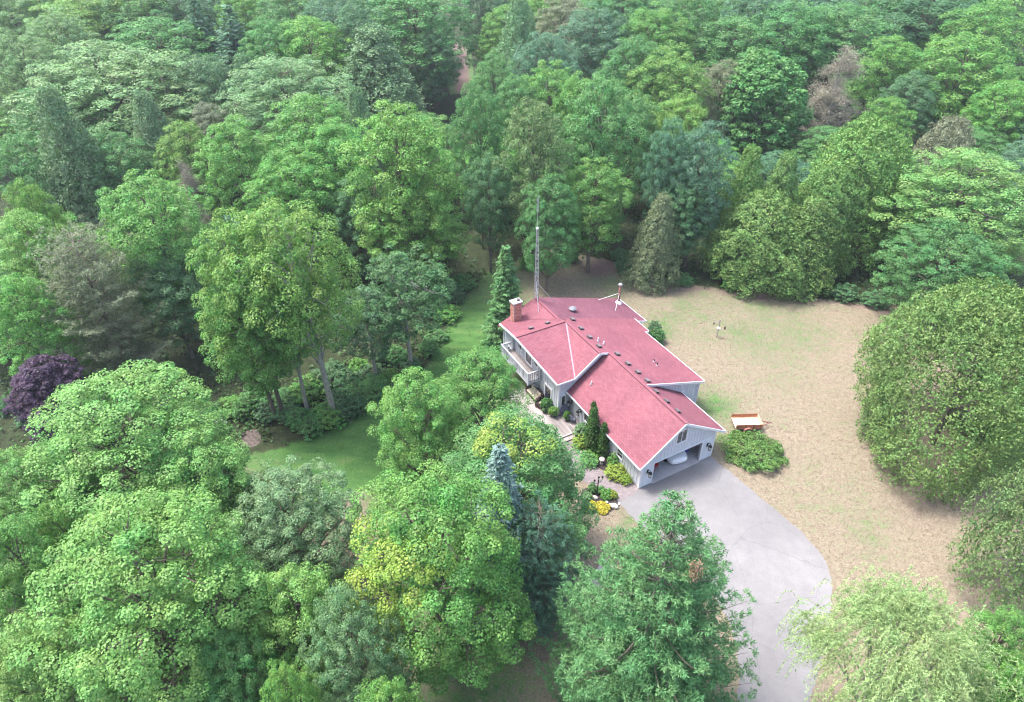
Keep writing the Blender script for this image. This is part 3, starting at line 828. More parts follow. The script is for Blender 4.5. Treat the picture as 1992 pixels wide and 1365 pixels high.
# ================================================================= PROPS
# lattice antenna tower on the back ridge
ant = thing('antenna_tower', 'tall galvanised lattice antenna tower rising behind the brick chimney', 'antenna', hw(2.25, 19.85, 5.42), HROT)
LT = 7.3
cs = [(0.27 * math.cos(t), 0.27 * math.sin(t)) for t in (R(90), R(210), R(330))]
tp = [(c[0] * 0.45, c[1] * 0.45) for c in cs]
def lp(i, z):
    t = max(0.0, min(1.0, z / LT)); return Vector((cs[i][0] * (1 - t) + tp[i][0] * t, cs[i][1] * (1 - t) + tp[i][1] * t, z))
for i in range(3): MB().tube([lp(i, -0.1), lp(i, LT)], 0.025, 6).build('leg', M_GALV, ant)
z = 0.3; k = 0
while z < LT - 0.4:
    for i in range(3):
        j = (i + 1) % 3
        MB().tube([lp(i, z), lp(j, z)], 0.016, 5).build('rung', M_GALV, ant)
        MB().tube([lp(i, z) if k % 2 else lp(j, z), lp(j, z + 0.45) if k % 2 else lp(i, z + 0.45)], 0.014, 5).build('brace', M_GALV, ant)
    z += 0.45; k += 1
MB().tube([(0, 0, LT - 1.2), (0, 0, 10.2)], 0.026, 8).build('mast_pole', M_GALV, ant)
MB().lathe([(0.02, -0.14), (0.12, -0.08), (0.14, 0.02), (0.1, 0.1), (0.02, 0.14)], (0, 0, LT + 0.12), 12).build('rotor_housing', M_WHITE, ant, smooth=True)
for x, y in ((-0.09, 0.0), (0.09, 0.05), (0.02, -0.08)): MB().tube([(x, y, 9.0), (x, y, 10.5)], 0.022, 6).build('antenna_rod', M_GALV, ant)
for z in (9.2, 10.0): MB().tube([(-0.12, 0, z), (0.12, 0.03, z)], 0.015, 5).build('antenna_arm', M_GALV, ant)
for q in ((1.7, -0.7), (-0.6, -1.6)): MB().tube([(0, 0, 2.0), (q[0], q[1], (BR(2.25 + q[0]) if q[0] > 0.2 else BL(2.25 + q[0])) - 5.42 + 0.01)], 0.024, 6).build('stay', M_GALV, ant)

def wall_lantern(loc, rz, label, s=1.0):
    t = thing('wall_lantern', label, 'lantern', loc, rz)
    MB().box(-0.06 * s, 0.06 * s, -0.03, -0.002, -0.12 * s, 0.16 * s).build('back_plate', M_DARK, t)
    pts = [(0, -0.03, 0.1 * s), (0, -0.12 * s, 0.26 * s), (0, -0.22 * s, 0.28 * s), (0, -0.24 * s, 0.16 * s)]
    MB().tube(pts, 0.018 * s, 6).build('bracket', M_DARK, t)
    c = (0, -0.24 * s, -0.22 * s)
    MB().lathe([(0.06 * s, 0.02 * s), (0.1 * s, 0.3 * s)], c, 6).build('lamp_glass', simple('frosted_glass', (0.6, 0.6, 0.58), 0.3, 0.05), t)
    MB().lathe([(0.03 * s, -0.05 * s), (0.075 * s, 0.0), (0.075 * s, 0.03 * s)], c, 6).build('lamp_base', M_DARK, t)
    MB().lathe([(0.13 * s, 0.3 * s), (0.11 * s, 0.34 * s), (0.03 * s, 0.42 * s), (0.01 * s, 0.46 * s)], c, 6).build('lamp_hood', M_DARK, t)
    cage = MB()
    for j in range(6):
        u = 2 * math.pi * j / 6
        cage.tube([(c[0] + 0.065 * s * math.cos(u), c[1] + 0.065 * s * math.sin(u), c[2] + 0.02 * s), (c[0] + 0.105 * s * math.cos(u), c[1] + 0.105 * s * math.sin(u), c[2] + 0.3 * s)], 0.01 * s, 4)
    cage.build('lamp_cage', M_DARK, t)
wall_lantern(hw(0.62, -0.03, 1.55), HROT, 'black scroll lantern on the garage front, on the walkway side of its opening', 1.35)
wall_lantern(hw(6.58, -0.03, 1.55), HROT, 'black scroll lantern on the garage front, on the dry lawn side of its opening', 1.35)
wall_lantern(hw(-0.04, 9.6, 1.5), HROT - math.pi / 2, 'black carriage lantern between the round table and the front door', 1.35)
wall_lantern(hw(-0.04, 8.2, 1.5), HROT - math.pi / 2, 'black carriage lantern between the front door and the bed shrubs', 1.35)

# garden lamp post
lp0 = at(1161, 963)
t = thing('garden_lamp_post', 'black garden lamp post with three lanterns in the round flower bed', 'lamp post', (lp0.x, lp0.y, 0.03), HROT)
MB().lathe([(0.1, 0), (0.1, 0.1), (0.05, 0.2), (0.04, 1.5), (0.06, 1.55), (0.03, 1.75)], (0, 0, 0), 10).build('post', M_DARK, t)
for i, (x, y, z) in enumerate(((-0.36, 0, 1.62), (0.36, 0.0, 1.62), (0, 0.0, 1.78))):
    MB().tube([(0, 0, 1.4), (x * 0.6, y, 1.36), (x, y, z - 0.1)] if x else [(0, 0, 1.6), (0, 0, z)], 0.018, 6).build('arm', M_DARK, t)
    l = MB().lathe([(0.05, 0.0), (0.085, 0.22)], (x, y, z - 0.05), 6).build('lantern', simple('lantern_glass', (0.55, 0.55, 0.52), 0.25, 0.05), t)
    MB().lathe([(0.1, 0.22), (0.08, 0.26), (0.015, 0.36)], (x, y, z - 0.05), 6).build('lantern_hood', M_DARK, l)

# utility trailer
tl = thing('utility_trailer', 'small utility trailer with red-brown plank sides parked on the dry lawn', 'trailer', at(1450, 830), R(2.0))
L2, W2, TZ = 1.13, 0.68, 0.48
BD = MB().box(-L2, L2, -0.012, 0.012, -0.085, 0.085).mesh('side_board', M_TRAILER)
for s in (-1, 1):
    for k in range(2): child('side_board', BD, tl, (0, s * W2, TZ + 0.12 + k * 0.185))
    for x in (-0.95, -0.35, 0.35, 0.95): MB().box(x - 0.025, x + 0.025, s * W2 + (0.013 if s > 0 else -0.05), s * W2 + (0.05 if s > 0 else -0.013), TZ - 0.04, TZ + 0.42).build('stake', M_RUST, tl)
FB = MB().box(-0.012, 0.012, -W2 + 0.013, W2 - 0.013, -0.085, 0.085).mesh('front_board', M_PALE_WOOD)
for k in range(2): child('front_board', FB, tl, (L2 - 0.013, 0, TZ + 0.12 + k * 0.185))
FLB = MB().box(-L2 + 0.01, L2 - 0.03, -0.09, 0.09, -0.015, 0.015).mesh('floor_board', M_PALE_WOOD)
for k in range(7): child('floor_board', FLB, tl, (0, -0.56 + k * 0.187, TZ))
MB().box(-L2, L2, -W2, -W2 + 0.06, TZ - 0.1, TZ - 0.02).box(-L2, L2, W2 - 0.06, W2, TZ - 0.1, TZ - 0.02).box(-L2, -L2 + 0.06, -W2 + 0.06, W2 - 0.06, TZ - 0.1, TZ - 0.02).box(L2 - 0.06, L2, -W2 + 0.06, W2 - 0.06, TZ - 0.1, TZ - 0.02).build('chassis', M_RUST, tl)
MB().bar((L2, -0.45, TZ - 0.06), (1.95, 0, TZ - 0.06), 0.06).bar((L2, 0.45, TZ - 0.06), (1.95, 0, TZ - 0.06), 0.06).bar((1.9, 0, TZ - 0.06), (2.2, 0, TZ - 0.05), 0.07).build('tongue', M_RUST, tl)
MB().tube([(1.85, 0.05, 0.02), (1.85, 0.05, TZ + 0.2)], 0.03, 8).build('jack', M_GALV, tl)
for s in (-1, 1):
    w = MB()
    prof = [(0.13, -0.09), (0.25, -0.09), (0.28, -0.05), (0.28, 0.05), (0.25, 0.09), (0.13, 0.09)]
    w.lathe(prof, (0, 0, 0), 18)
    o = w.build('wheel', M_TYRE, tl); o.location = (-0.1, s * (W2 + 0.17), 0.28); o.rotation_euler = (R(90), 0, 0)
    r_ = MB().lathe([(0.02, -0.06), (0.12, -0.06), (0.135, 0.0), (0.12, 0.07), (0.02, 0.07)], (0, 0, 0), 14).build('rim', M_GALV, o)
    pts = [(-0.1 + 0.36 * math.cos(u), 0, 0.28 + 0.36 * math.sin(u)) for u in np.linspace(R(10), R(170), 9)]
    mb = MB()
    for p, q in zip(pts[:-1], pts[1:]): mb.bar((p[0], s * (W2 + 0.17), p[2]), (q[0], s * (W2 + 0.17), q[2]), 0.22, 0.02)
    mb.build('mudguard', M_RUST, tl)
MB().tube([(-0.1, -W2 - 0.1, 0.28), (-0.1, W2 + 0.1, 0.28)], 0.03, 8).build('axle', M_RUST, tl)
MB().box(-0.15, -0.05, -W2, -W2 + 0.06, 0.28, TZ - 0.1).box(-0.15, -0.05, W2 - 0.06, W2, 0.28, TZ - 0.1).build('spring', M_RUST, tl)

# bird feeder pole on the lawn
bf = thing('bird_feeder_pole', 'grey pole with curved hanger arms and pale baffle on the dry lawn', 'bird feeder', at(1394, 656), R(-8))
MB().tube([(0, 0, -0.05), (0, 0, 2.15)], 0.055, 8).build('post', M_BARK_GREY, bf)
MB().lathe([(0.2, 0.0), (0.18, 0.05), (0.09, 0.12), (0.06, 0.16)], (0, 0, 1.15), 16).build('baffle', M_WHITE, bf)
for pts in ([(0, 0, 2.05), (-0.4, 0, 2.0), (-0.75, 0.0, 2.08), (-0.95, 0, 2.15)], [(0, 0, 2.1), (0.15, -0.1, 2.02), (0.4, -0.2, 1.75), (0.7, -0.2, 1.62), (1.05, -0.2, 1.68)], [(0, 0, 1.85), (-0.3, 0.1, 1.75), (-0.5, 0.12, 1.72)]):
    MB().tube(pts, 0.022, 6).build('hanger_arm', M_BARK_GREY, bf)
MB().lathe([(0.02, 0.1), (0.09, 0.06), (0.09, -0.22), (0.03, -0.26)], (0.55, -0.2, 1.42), 8).build('seed_feeder', M_TERRA, bf)
MB().lathe([(0.02, 0.1), (0.1, 0.04), (0.08, -0.1), (0.03, -0.14)], (-0.5, 0.12, 1.6), 8).build('seed_feeder', M_TERRA, bf)

# fire bowl in the shade
fb = thing('fire_bowl', 'pale round stone fire bowl on legs near the leaf litter', 'fire bowl', at(433, 836), R(10))
MB().lathe([(0.18, 0.42), (0.42, 0.5), (0.5, 0.62), (0.5, 0.76), (0.44, 0.78), (0.4, 0.66), (0.28, 0.55), (0.05, 0.54)], (0, 0, 0), 20).build('bowl', M_STONE, fb)
MB().lathe([(0.02, 0.6), (0.3, 0.62), (0.33, 0.63)], (0, 0, 0), 14).build('ash', M_SOIL, fb)
for k in range(3):
    u = 2 * math.pi * k / 3 + 0.5
    MB().tube([(0.5 * math.cos(u), 0.5 * math.sin(u), 0), (0.25 * math.cos(u), 0.25 * math.sin(u), 0.48)], 0.045, 8).build('leg', M_STONE, fb)

# rocks and garden ornaments
def rock(px, py, s, label, m=M_STONE, seed=0, name='boulder', z=0.03):
    r_ = np.random.RandomState(seed)
    bm = bmesh.new(); bmesh.ops.create_icosphere(bm, subdivisions=2, radius=1.0)
    off = r_.uniform(0, 9, 3)
    for v in bm.verts:
        c = v.co
        k = 1 + 0.16 * math.sin(2.3 * c.x + off[0]) + 0.14 * math.sin(2.9 * c.y + off[1]) + 0.12 * math.sin(3.3 * c.z + off[2]) + r_.uniform(-0.05, 0.05)
        v.co = Vector((c.x * k * s[0], c.y * k * s[1], max(-0.25, c.z * k) * s[2] + 0.22 * s[2]))
    me = bpy.data.meshes.new(name); bm.to_mesh(me); bm.free(); me.materials.append(m)
    o = link(bpy.data.objects.new(name, me)); p = at(px, py); o.location = (p.x, p.y, z); o.rotation_euler = (0, 0, r_.uniform(0, 6))
    return tag(o, label, 'rock', 'rocks in the garden beds')
rock(1193, 985, (0.34, 0.25, 0.24), 'large pinkish-grey boulder in the round flower bed', seed=1)
rock(1157, 969, (0.24, 0.2, 0.2), 'small pale stone at the foot of the lamp post', M_STONE, 2)
rock(1180, 976, (0.13, 0.11, 0.1), 'white stone among the leaves of the round flower bed', M_WHITE, 3)
rock(1204, 980, (0.11, 0.1, 0.09), 'small white stone at the driveway tip of the round flower bed', M_WHITE, 4)
for i, (x, y) in enumerate(((1130, 880), (1134, 888), (1139, 878), (1145, 882), (1131, 873))): rock(x, y, (0.17, 0.13, 0.12), 'pale edging stone beside the walkway below the columnar cedars', M_STONE, 10 + i, 'edging_stone')
rock(1138, 872, (0.14, 0.12, 0.14), 'terracotta-pink stone beside the columnar cedars', simple('pink_stone', (0.42, 0.22, 0.17), 0.85, 0.2), 21)
p = at(1170, 902)
t = thing('garden_lantern', 'small pale stone garden lantern between the columnar cedars and yellow shrub', 'garden ornament', (p.x, p.y, 0.03))
MB().lathe([(0.14, 0), (0.12, 0.08), (0.06, 0.12), (0.06, 0.3), (0.13, 0.34)], (0, 0, 0), 10).build('pedestal', M_STONE, t)
MB().lathe([(0.1, 0.34), (0.1, 0.52)], (0, 0, 0), 6).build('fire_box', M_STONE, t)
MB().lathe([(0.25, 0.52), (0.2, 0.58), (0.06, 0.68), (0.03, 0.74)], (0, 0, 0), 12).build('cap', M_STONE, t)
# boards at the gravel pad
p = at(1206, 1108)
t = thing('timber_edging', 'low timber edging boards along the gravel pad beside the pine', 'timber', (p.x, p.y, 0.014), R(-20))
MB().box(-0.9, 0.5, -0.06, 0.06, 0, 0.1).build('board', M_PALE_WOOD, t); MB().box(-0.3, 0.6, 0.1, 0.24, 0.0, 0.08).build('board', M_TRAILER, t)

# deck furniture (house frame)
def hthing(name, label, cat, a, b, z, rz=0.0, group=None): return thing(name, label, cat, hw(a, b, z), HROT + rz, group)
DT = DZ + 0.004
so = hthing('patio_sofa', 'dark brown wicker patio sofa with cream cushions under the balcony', 'sofa', -1.75, 13.0, DT)
MB().box(-0.4, 0.4, -0.95, 0.95, 0.08, 0.3).build('seat_base', M_WICKER, so, bevel=0.02)
MB().box(0.24, 0.42, -0.95, 0.95, 0.302, 0.85).build('backrest', M_WICKER, so, bevel=0.03)
for s in (-1, 1): MB().box(-0.4, 0.238, s * 0.95 - (0.14 if s > 0 else 0), s * 0.95 + (0.14 if s < 0 else 0), 0.302, 0.62).build('armrest', M_WICKER, so, bevel=0.02)
for s in (-0.4, 0.4): MB().box(-0.38, 0.22, s - 0.38, s + 0.38, 0.304, 0.44).build('seat_cushion', M_CUSHION, so, bevel=0.04); MB().box(0.1, 0.236, s - 0.36, s + 0.36, 0.445, 0.82).build('back_cushion', M_CUSHION, so, bevel=0.05)
for x in (-0.35, 0.35):
    for y in (-0.88, 0.88): MB().box(x - 0.03, x + 0.03, y - 0.03, y + 0.03, 0, 0.08).build('leg', M_DARK, so)
ch = hthing('patio_armchair', 'dark brown wicker armchair with cream cushion under the balcony edge', 'chair', -1.95, 12.35 - 0.75, DT, R(25))
MB().box(-0.36, 0.36, -0.36, 0.36, 0.1, 0.3).build('seat_base', M_WICKER, ch, bevel=0.02)
MB().box(-0.36, 0.36, 0.24, 0.38, 0.302, 0.84).build('backrest', M_WICKER, ch, bevel=0.03)
for s in (-1, 1): MB().box(s * 0.36 - (0.1 if s > 0 else 0), s * 0.36 + (0.1 if s < 0 else 0), -0.36, 0.236, 0.302, 0.6).build('armrest', M_WICKER, ch, bevel=0.02)
MB().box(-0.25, 0.25, -0.35, 0.22, 0.304, 0.43).build('seat_cushion', M_CUSHION, ch, bevel=0.04)
for x in (-0.3, 0.3):
    for y in (-0.3, 0.3): MB().box(x - 0.03, x + 0.03, y - 0.03, y + 0.03, 0, 0.1).build('leg', M_DARK, ch)
rt = hthing('round_patio_table', 'round slate-blue folding table tilted up against the siding by the small window', 'table', -0.66, 9.55, DT, 0)
o = MB().lathe([(0.5, -0.02), (0.52, 0.0), (0.5, 0.02)], (0, 0, 0), 28).build('table_top', M_SLATE, rt); o.location = (0, 0.12, 0.56); o.rotation_euler = (R(75), 0, 0)
MB().tube([(-0.3, 0.1, 0.5), (-0.25, -0.3, 0.0)], 0.02, 6).tube([(0.3, 0.1, 0.5), (0.25, -0.3, 0.0)], 0.02, 6).build('folding_leg', M_DARK, rt)
gc = hthing('garden_chair', 'dark metal garden chair beside the potted plant at the front door', 'chair', -0.62, 8.55, DT, R(100))
MB().box(-0.22, 0.22, -0.22, 0.22, 0.42, 0.45).build('seat', M_SLATE, gc); MB().box(-0.22, 0.22, 0.2, 0.23, 0.55, 0.9).build('backrest', M_SLATE, gc)
for x in (-0.2, 0.2):
    MB().tube([(x, -0.2, 0), (x, -0.2, 0.42)], 0.018, 6).build('leg', M_DARK, gc); MB().tube([(x, 0.2, 0), (x, 0.215, 0.9)], 0.018, 6).build('leg', M_DARK, gc)
hp = hthing('hose_pot', 'round black hose pot at the wall beneath the entry window', 'pot', -0.3, 7.15, 0.034)
MB().lathe([(0.16, 0), (0.24, 0.15), (0.24, 0.34), (0.2, 0.4), (0.17, 0.36), (0.02, 0.34)], (0, 0, 0), 16).build('pot', M_DARK, hp)
MB().tube([(0.1 * math.cos(u), 0.1 * math.sin(u), 0.37 + u * 0.006) for u in np.linspace(0, 12, 30)], 0.018, 5).build('hose', M_VENT, hp)

# car in the garage, nose towards the driveway
car = hthing('car', 'white car parked inside the open garage with its nose outward', 'car', 4.3, 0.42, 0.03, R(-8))
def loft(secs, n=20):
    """secs: (y, half width, z low, z high, exponent)"""
    mb = MB(); vs = []; fs = []
    for (y, w, z0, z1, e) in secs:
        for j in range(n):
            u = 2 * math.pi * j / n
            cx, sz = math.cos(u), math.sin(u)
            vs.append((math.copysign(abs(cx) ** (2 / e), cx) * w, y, (z0 + z1) / 2 + math.copysign(abs(sz) ** (2 / e), sz) * (z1 - z0) / 2))
    for i in range(len(secs) - 1):
        for j in range(n):
            k = (j + 1) % n
            fs.append((i * n + j, i * n + k, (i + 1) * n + k, (i + 1) * n + j))
    fs.append(tuple(range(n))); fs.append(tuple((len(secs) - 1) * n + j for j in range(n))[::-1])
    return mb.add(vs, fs)
body = loft([(-0.18, 0.45, 0.36, 0.62, 3), (-0.1, 0.66, 0.26, 0.7, 3.2), (0.1, 0.8, 0.22, 0.78, 3.6), (0.5, 0.86, 0.2, 0.87, 4), (1.15, 0.88, 0.2, 0.97, 4), (1.9, 0.89, 0.2, 1.0, 4), (3.2, 0.89, 0.2, 1.02, 4), (3.9, 0.86, 0.22, 1.05, 4), (4.3, 0.78, 0.3, 1.0, 3.5), (4.4, 0.6, 0.4, 0.9, 3)], 28).build('body', M_PAINT, car, smooth=True)
loft([(1.05, 0.62, 0.9, 0.98, 3), (1.5, 0.72, 0.9, 1.26, 3.2), (1.95, 0.68, 0.92, 1.46, 3.4), (3.0, 0.67, 0.92, 1.48, 3.4), (3.7, 0.66, 0.95, 1.3, 3.2), (4.1, 0.6, 0.95, 1.06, 3)], 24).build('windscreen_glass', M_GLASS, car, smooth=True)
loft([(1.9, 0.56, 1.3, 1.475, 3), (2.1, 0.6, 1.3, 1.5, 3), (3.0, 0.6, 1.3, 1.51, 3), (3.4, 0.55, 1.3, 1.44, 3)], 20).build('roof_panel', M_PAINT, car, smooth=True)
for s in (-1, 1):
    MB().lathe([(0.02, -0.05), (0.11, -0.04), (0.13, 0.0), (0.1, 0.03), (0.02, 0.05)], (0, 0, 0), 14).build('headlight', M_GALV, car).matrix_local = Matrix.Translation((s * 0.6, 0.03, 0.64)) @ Matrix.Rotation(R(60), 4, 'X')
    for y in (0.75, 3.45):
        o = MB().lathe([(0.18, -0.1), (0.29, -0.1), (0.31, -0.06), (0.31, 0.06), (0.29, 0.1), (0.18, 0.1)], (0, 0, 0), 20).build('wheel', M_TYRE, car); o.location = (s * 0.8, y, 0.31); o.rotation_euler = (0, R(90), 0)
        MB().lathe([(0.02, -0.08), (0.18, -0.07), (0.19, 0.07), (0.02, 0.08)], (0, 0, 0), 14).build('rim', M_GALV, o)
    MB().box(s * 0.88 - 0.02 + (0.02 if s > 0 else -0.16), s * 0.88 + 0.16 - (0.0 if s > 0 else 0.14), 1.35, 1.5, 0.92, 1.04).build('mirror', M_PAINT, car, bevel=0.03)
MB().box(-0.42, 0.42, -0.17, -0.09, 0.36, 0.46).build('grille', M_DARK, car)
MB().box(-0.26, 0.26, -0.2, -0.185, 0.47, 0.58).build('number_plate', M_WHITE, car)
rv = hthing('shop_stool', 'red stool standing inside the garage by its walkway-side jamb', 'stool', 2.35, 0.95, 0.03)
MB().lathe([(0.2, 0.5), (0.22, 0.54), (0.2, 0.6), (0.02, 0.61)], (0, 0, 0), 16).build('seat', M_RED, rv)
for k in range(4):
    u = math.pi / 4 + k * math.pi / 2
    MB().tube([(0.25 * math.cos(u), 0.25 * math.sin(u), 0), (0.13 * math.cos(u), 0.13 * math.sin(u), 0.5)], 0.02, 6).build('leg', M_RED, rv)
bb = hthing('storage_bin', 'tall blue wheeled bin standing inside the garage by the lawn-side jamb', 'bin', 5.75, 1.45, 0.03)
MB().prism([(-0.24, -0.26, 0.06), (0.24, -0.26, 0.06), (0.3, -0.3, 1.0), (-0.3, -0.3, 1.0)], (0, 0.56, 0)).build('bin_body', M_BLUE, bb, bevel=0.02)
MB().box(-0.32, 0.32, -0.33, 0.3, 1.0, 1.07).build('lid', M_BLUE, bb, bevel=0.02)
for s in (-1, 1):
    o = MB().lathe([(0.02, -0.03), (0.11, -0.03), (0.11, 0.03), (0.02, 0.03)], (0, 0, 0), 14).build('wheel', M_TYRE, bb); o.location = (s * 0.27, 0.3, 0.11); o.rotation_euler = (0, R(90), 0)

# ================================================================= VEGETATION
def leaf_mesh(name, C, Nn, S, m, asp=0.8, fold=0.12, T=None, seed=0):
    rs = np.random.RandomState(seed + 991)
    n = len(C)
    Nn = Nn / (np.linalg.norm(Nn, axis=1, keepdims=True) + 1e-9)
    if T is None: T = rs.normal(size=(n, 3))
    T = T - (T * Nn).sum(1, keepdims=True) * Nn
    T /= np.linalg.norm(T, axis=1, keepdims=True) + 1e-9
    B = np.cross(Nn, T)
    S = np.asarray(S).reshape(-1, 1)
    V = np.empty((n, 4, 3), np.float32)
    V[:, 0] = C - T * S * 0.5
    V[:, 1] = C + B * S * asp * 0.5 + Nn * S * fold - T * S * 0.06
    V[:, 2] = C + T * S * 0.5
    V[:, 3] = C - B * S * asp * 0.5 + Nn * S * fold - T * S * 0.06
    me = bpy.data.meshes.new(name)
    me.vertices.add(n * 4)
    me.vertices.foreach_set('co', V.ravel())
    me.loops.add(n * 4)
    me.loops.foreach_set('vertex_index', np.arange(n * 4, dtype=np.int32))
    me.polygons.add(n)
    me.polygons.foreach_set('loop_start', np.arange(0, n * 4, 4, dtype=np.int32))
    me.update(calc_edges=True)
    me.materials.append(m)
    return me
def fib(n, rs):
    i = np.arange(n) + rs.uniform(0, 1)
    z = 1 - 2 * (i % n + 0.5) / n
    a = i * 2.399963 + rs.uniform(0, 6.28)
    r = np.sqrt(np.clip(1 - z * z, 0, 1))
    return np.stack([r * np.cos(a), r * np.sin(a), z], 1)
UP = np.array([0, 0, 1.0])
def unit(v): return v / (np.linalg.norm(v, axis=-1, keepdims=True) + 1e-9)

def lobe_foliage(lc, lr, rs, tuft_r=0.62, tuft_n=40, leaf=0.27, flat=0.7, spread=0.36, inner=0.15, axis=None, spike=0.2, updir=0.6):
    """leaf positions for a set of lobes; returns C, N, S and the lobe index of each leaf"""
    Cs, Ns, Ss, Is = [], [], [], []
    cen = lc.mean(0) if axis is None else axis
    for i in range(len(lc)):
        r = lr[i]
        nt = max(7, int(3.7 * (r / tuft_r) ** 2))
        d = fib(nt, rs) + rs.normal(0, 0.16, (nt, 3))
        d = unit(d)
        out = unit((lc[i] - cen) * np.array([1, 1, 0.6]) + 1e-6)
        keep = (d @ out > -0.45) & (d[:, 2] > -0.62)
        d = d[keep]
        tc = lc[i] + d * r * (0.9 + rs.uniform(-0.22, spike, (len(d), 1)))
        # drop tufts buried in other lobes
        dist = np.linalg.norm(tc[:, None] - lc[None], axis=2) / lr[None]
        dist[:, i] = 9
        k2 = dist.min(1) > 0.72
        tc, d = tc[k2], d[k2]
        if not len(tc): continue
        tr = tuft_r * rs.uniform(0.7, 1.25, len(tc))
        m = len(tc) * tuft_n
        ax = unit(d * 0.75 + UP * updir + rs.normal(0, 0.12, d.shape))
        ld = unit(rs.normal(size=(m, 3)))
        A = np.repeat(ax, tuft_n, 0)
        dot = (ld * A).sum(1, keepdims=True)
        ld = np.where(dot < -0.15, ld - 2 * dot * A, ld)
        rad = np.repeat(tr, tuft_n)[:, None] * rs.uniform(0.45, 1.05, (m, 1)) ** 0.6
        pos = np.repeat(tc, tuft_n, 0) + ld * rad * np.array([1, 1, flat])
        nn = unit(ld * 0.8 + UP * 0.55 + rs.normal(0, spread, (m, 3)))
        Cs.append(pos); Ns.append(nn); Ss.append(leaf * rs.uniform(0.7, 1.3, m)); Is.append(np.full(m, i))
        k = int(m * inner)
        if k:
            q = lc[i] + unit(rs.normal(size=(k, 3))) * r * rs.uniform(0.2, 0.85, (k, 1))
            Cs.append(q); Ns.append(unit(rs.normal(size=(k, 3)) + UP * 0.5)); Ss.append(leaf * 1.5 * rs.uniform(0.8, 1.3, k)); Is.append(np.full(k, i))
    return np.concatenate(Cs), np.concatenate(Ns), np.concatenate(Ss), np.concatenate(Is)

def limb(mb, p, q, r0, r1, rs, bend=0.15, n=5, sides=6):
    p, q = np.array(p, float), np.array(q, float)
    L = np.linalg.norm(q - p)
    pts = []
    off = rs.normal(0, bend * L * 0.35, 3); off[2] = -abs(off[2]) * 0.4
    for k in range(n):
        t = k / (n - 1)
        pts.append(p + (q - p) * t + off * math.sin(math.pi * t))
    mb.tube(pts, [r0 + (r1 - r0) * k / (n - 1) for k in range(n)], sides)

def broadleaf(seed, h=18.0, r=6.0, base=0.26, lobes=24, shape=0.42, lobe_k=0.36, yellow=None, m=None, trunk_r=0.26, open_=0.0, bark=None, **kw):
    """returns (list of crown meshes, trunk mesh)"""
    rs = np.random.RandomState(seed)
    zb = base * h
    lc, lr = [], []
    for i in range(lobes):
        t = (i + 0.5) / lobes
        t = min(0.97, max(0.02, t + rs.uniform(-0.03, 0.03)))
        prof = math.sin(math.pi * t ** (math.log(0.5) / math.log(shape))) ** 0.62
        a = i * 2.399963 + rs.uniform(-0.35, 0.35)
        rr = prof * r * rs.uniform(0.52, 0.74)
        l_r = r * lobe_k * rs.uniform(0.8, 1.2) * (0.72 + 0.35 * prof)
        lc.append((rr * math.cos(a), rr * math.sin(a), zb + (h - zb) * (0.08 + 0.84 * t) - (l_r * 0.3 if t > 0.8 else 0)))
        lr.append(l_r)
    for k in range(3):
        lc.append((rs.uniform(-.12, .12) * r, rs.uniform(-.12, .12) * r, zb + (h - zb) * (0.4 + 0.18 * k))); lr.append(r * 0.42)
    lc, lr = np.array(lc), np.array(lr)
    if open_:
        keep = rs.uniform(size=len(lc)) > open_; keep[-3:] = True
        lc, lr = lc[keep], lr[keep]
    C, Nn, S, I = lobe_foliage(lc, lr, rs, axis=np.array([0, 0, zb + 0.35 * (h - zb)]), **kw)
    tk = MB()
    bx, by = rs.uniform(-.3, .3, 2)
    tk.tube([(0, 0, -0.3), (0.02, 0, 0.25), (bx * .4, by * .4, zb * 0.7), (bx, by, zb + 0.3 * (h - zb)), (bx * .6, by * .6, zb + 0.72 * (h - zb))], [trunk_r * 1.5, trunk_r * 1.12, trunk_r * 0.9, trunk_r * 0.6, trunk_r * 0.16], 9)
    for c, l_r in zip(lc, lr):
        z0 = max(zb * 0.75, min(c[2] - 0.25 * (h - zb), zb + 0.6 * (h - zb)))
        limb(tk, (bx * .6, by * .6, z0), c * np.array([1, 1, 1]), trunk_r * 0.38, 0.035, rs)
        for k in range(3):
            limb(tk, c * np.array([.85, .85, .97]), c + unit(rs.normal(size=3) + np.array([c[0], c[1], 0]) / r * 1.2 + UP * .4) * l_r * 0.85, 0.045, 0.012, rs, n=4, sides=4)
    m = m or M_LEAF
    if yellow is None:
        crowns = [leaf_mesh('crown', C, Nn, S, m, seed=seed)]
    else:
        y = yellow(lc)[I]
        crowns = [leaf_mesh('crown', C[~y], Nn[~y], S[~y], m, seed=seed), leaf_mesh('yellow_leaves', C[y], Nn[y], S[y], m, seed=seed + 1)]
    return crowns, tk.mesh('trunk', bark or M_BARK), h, r

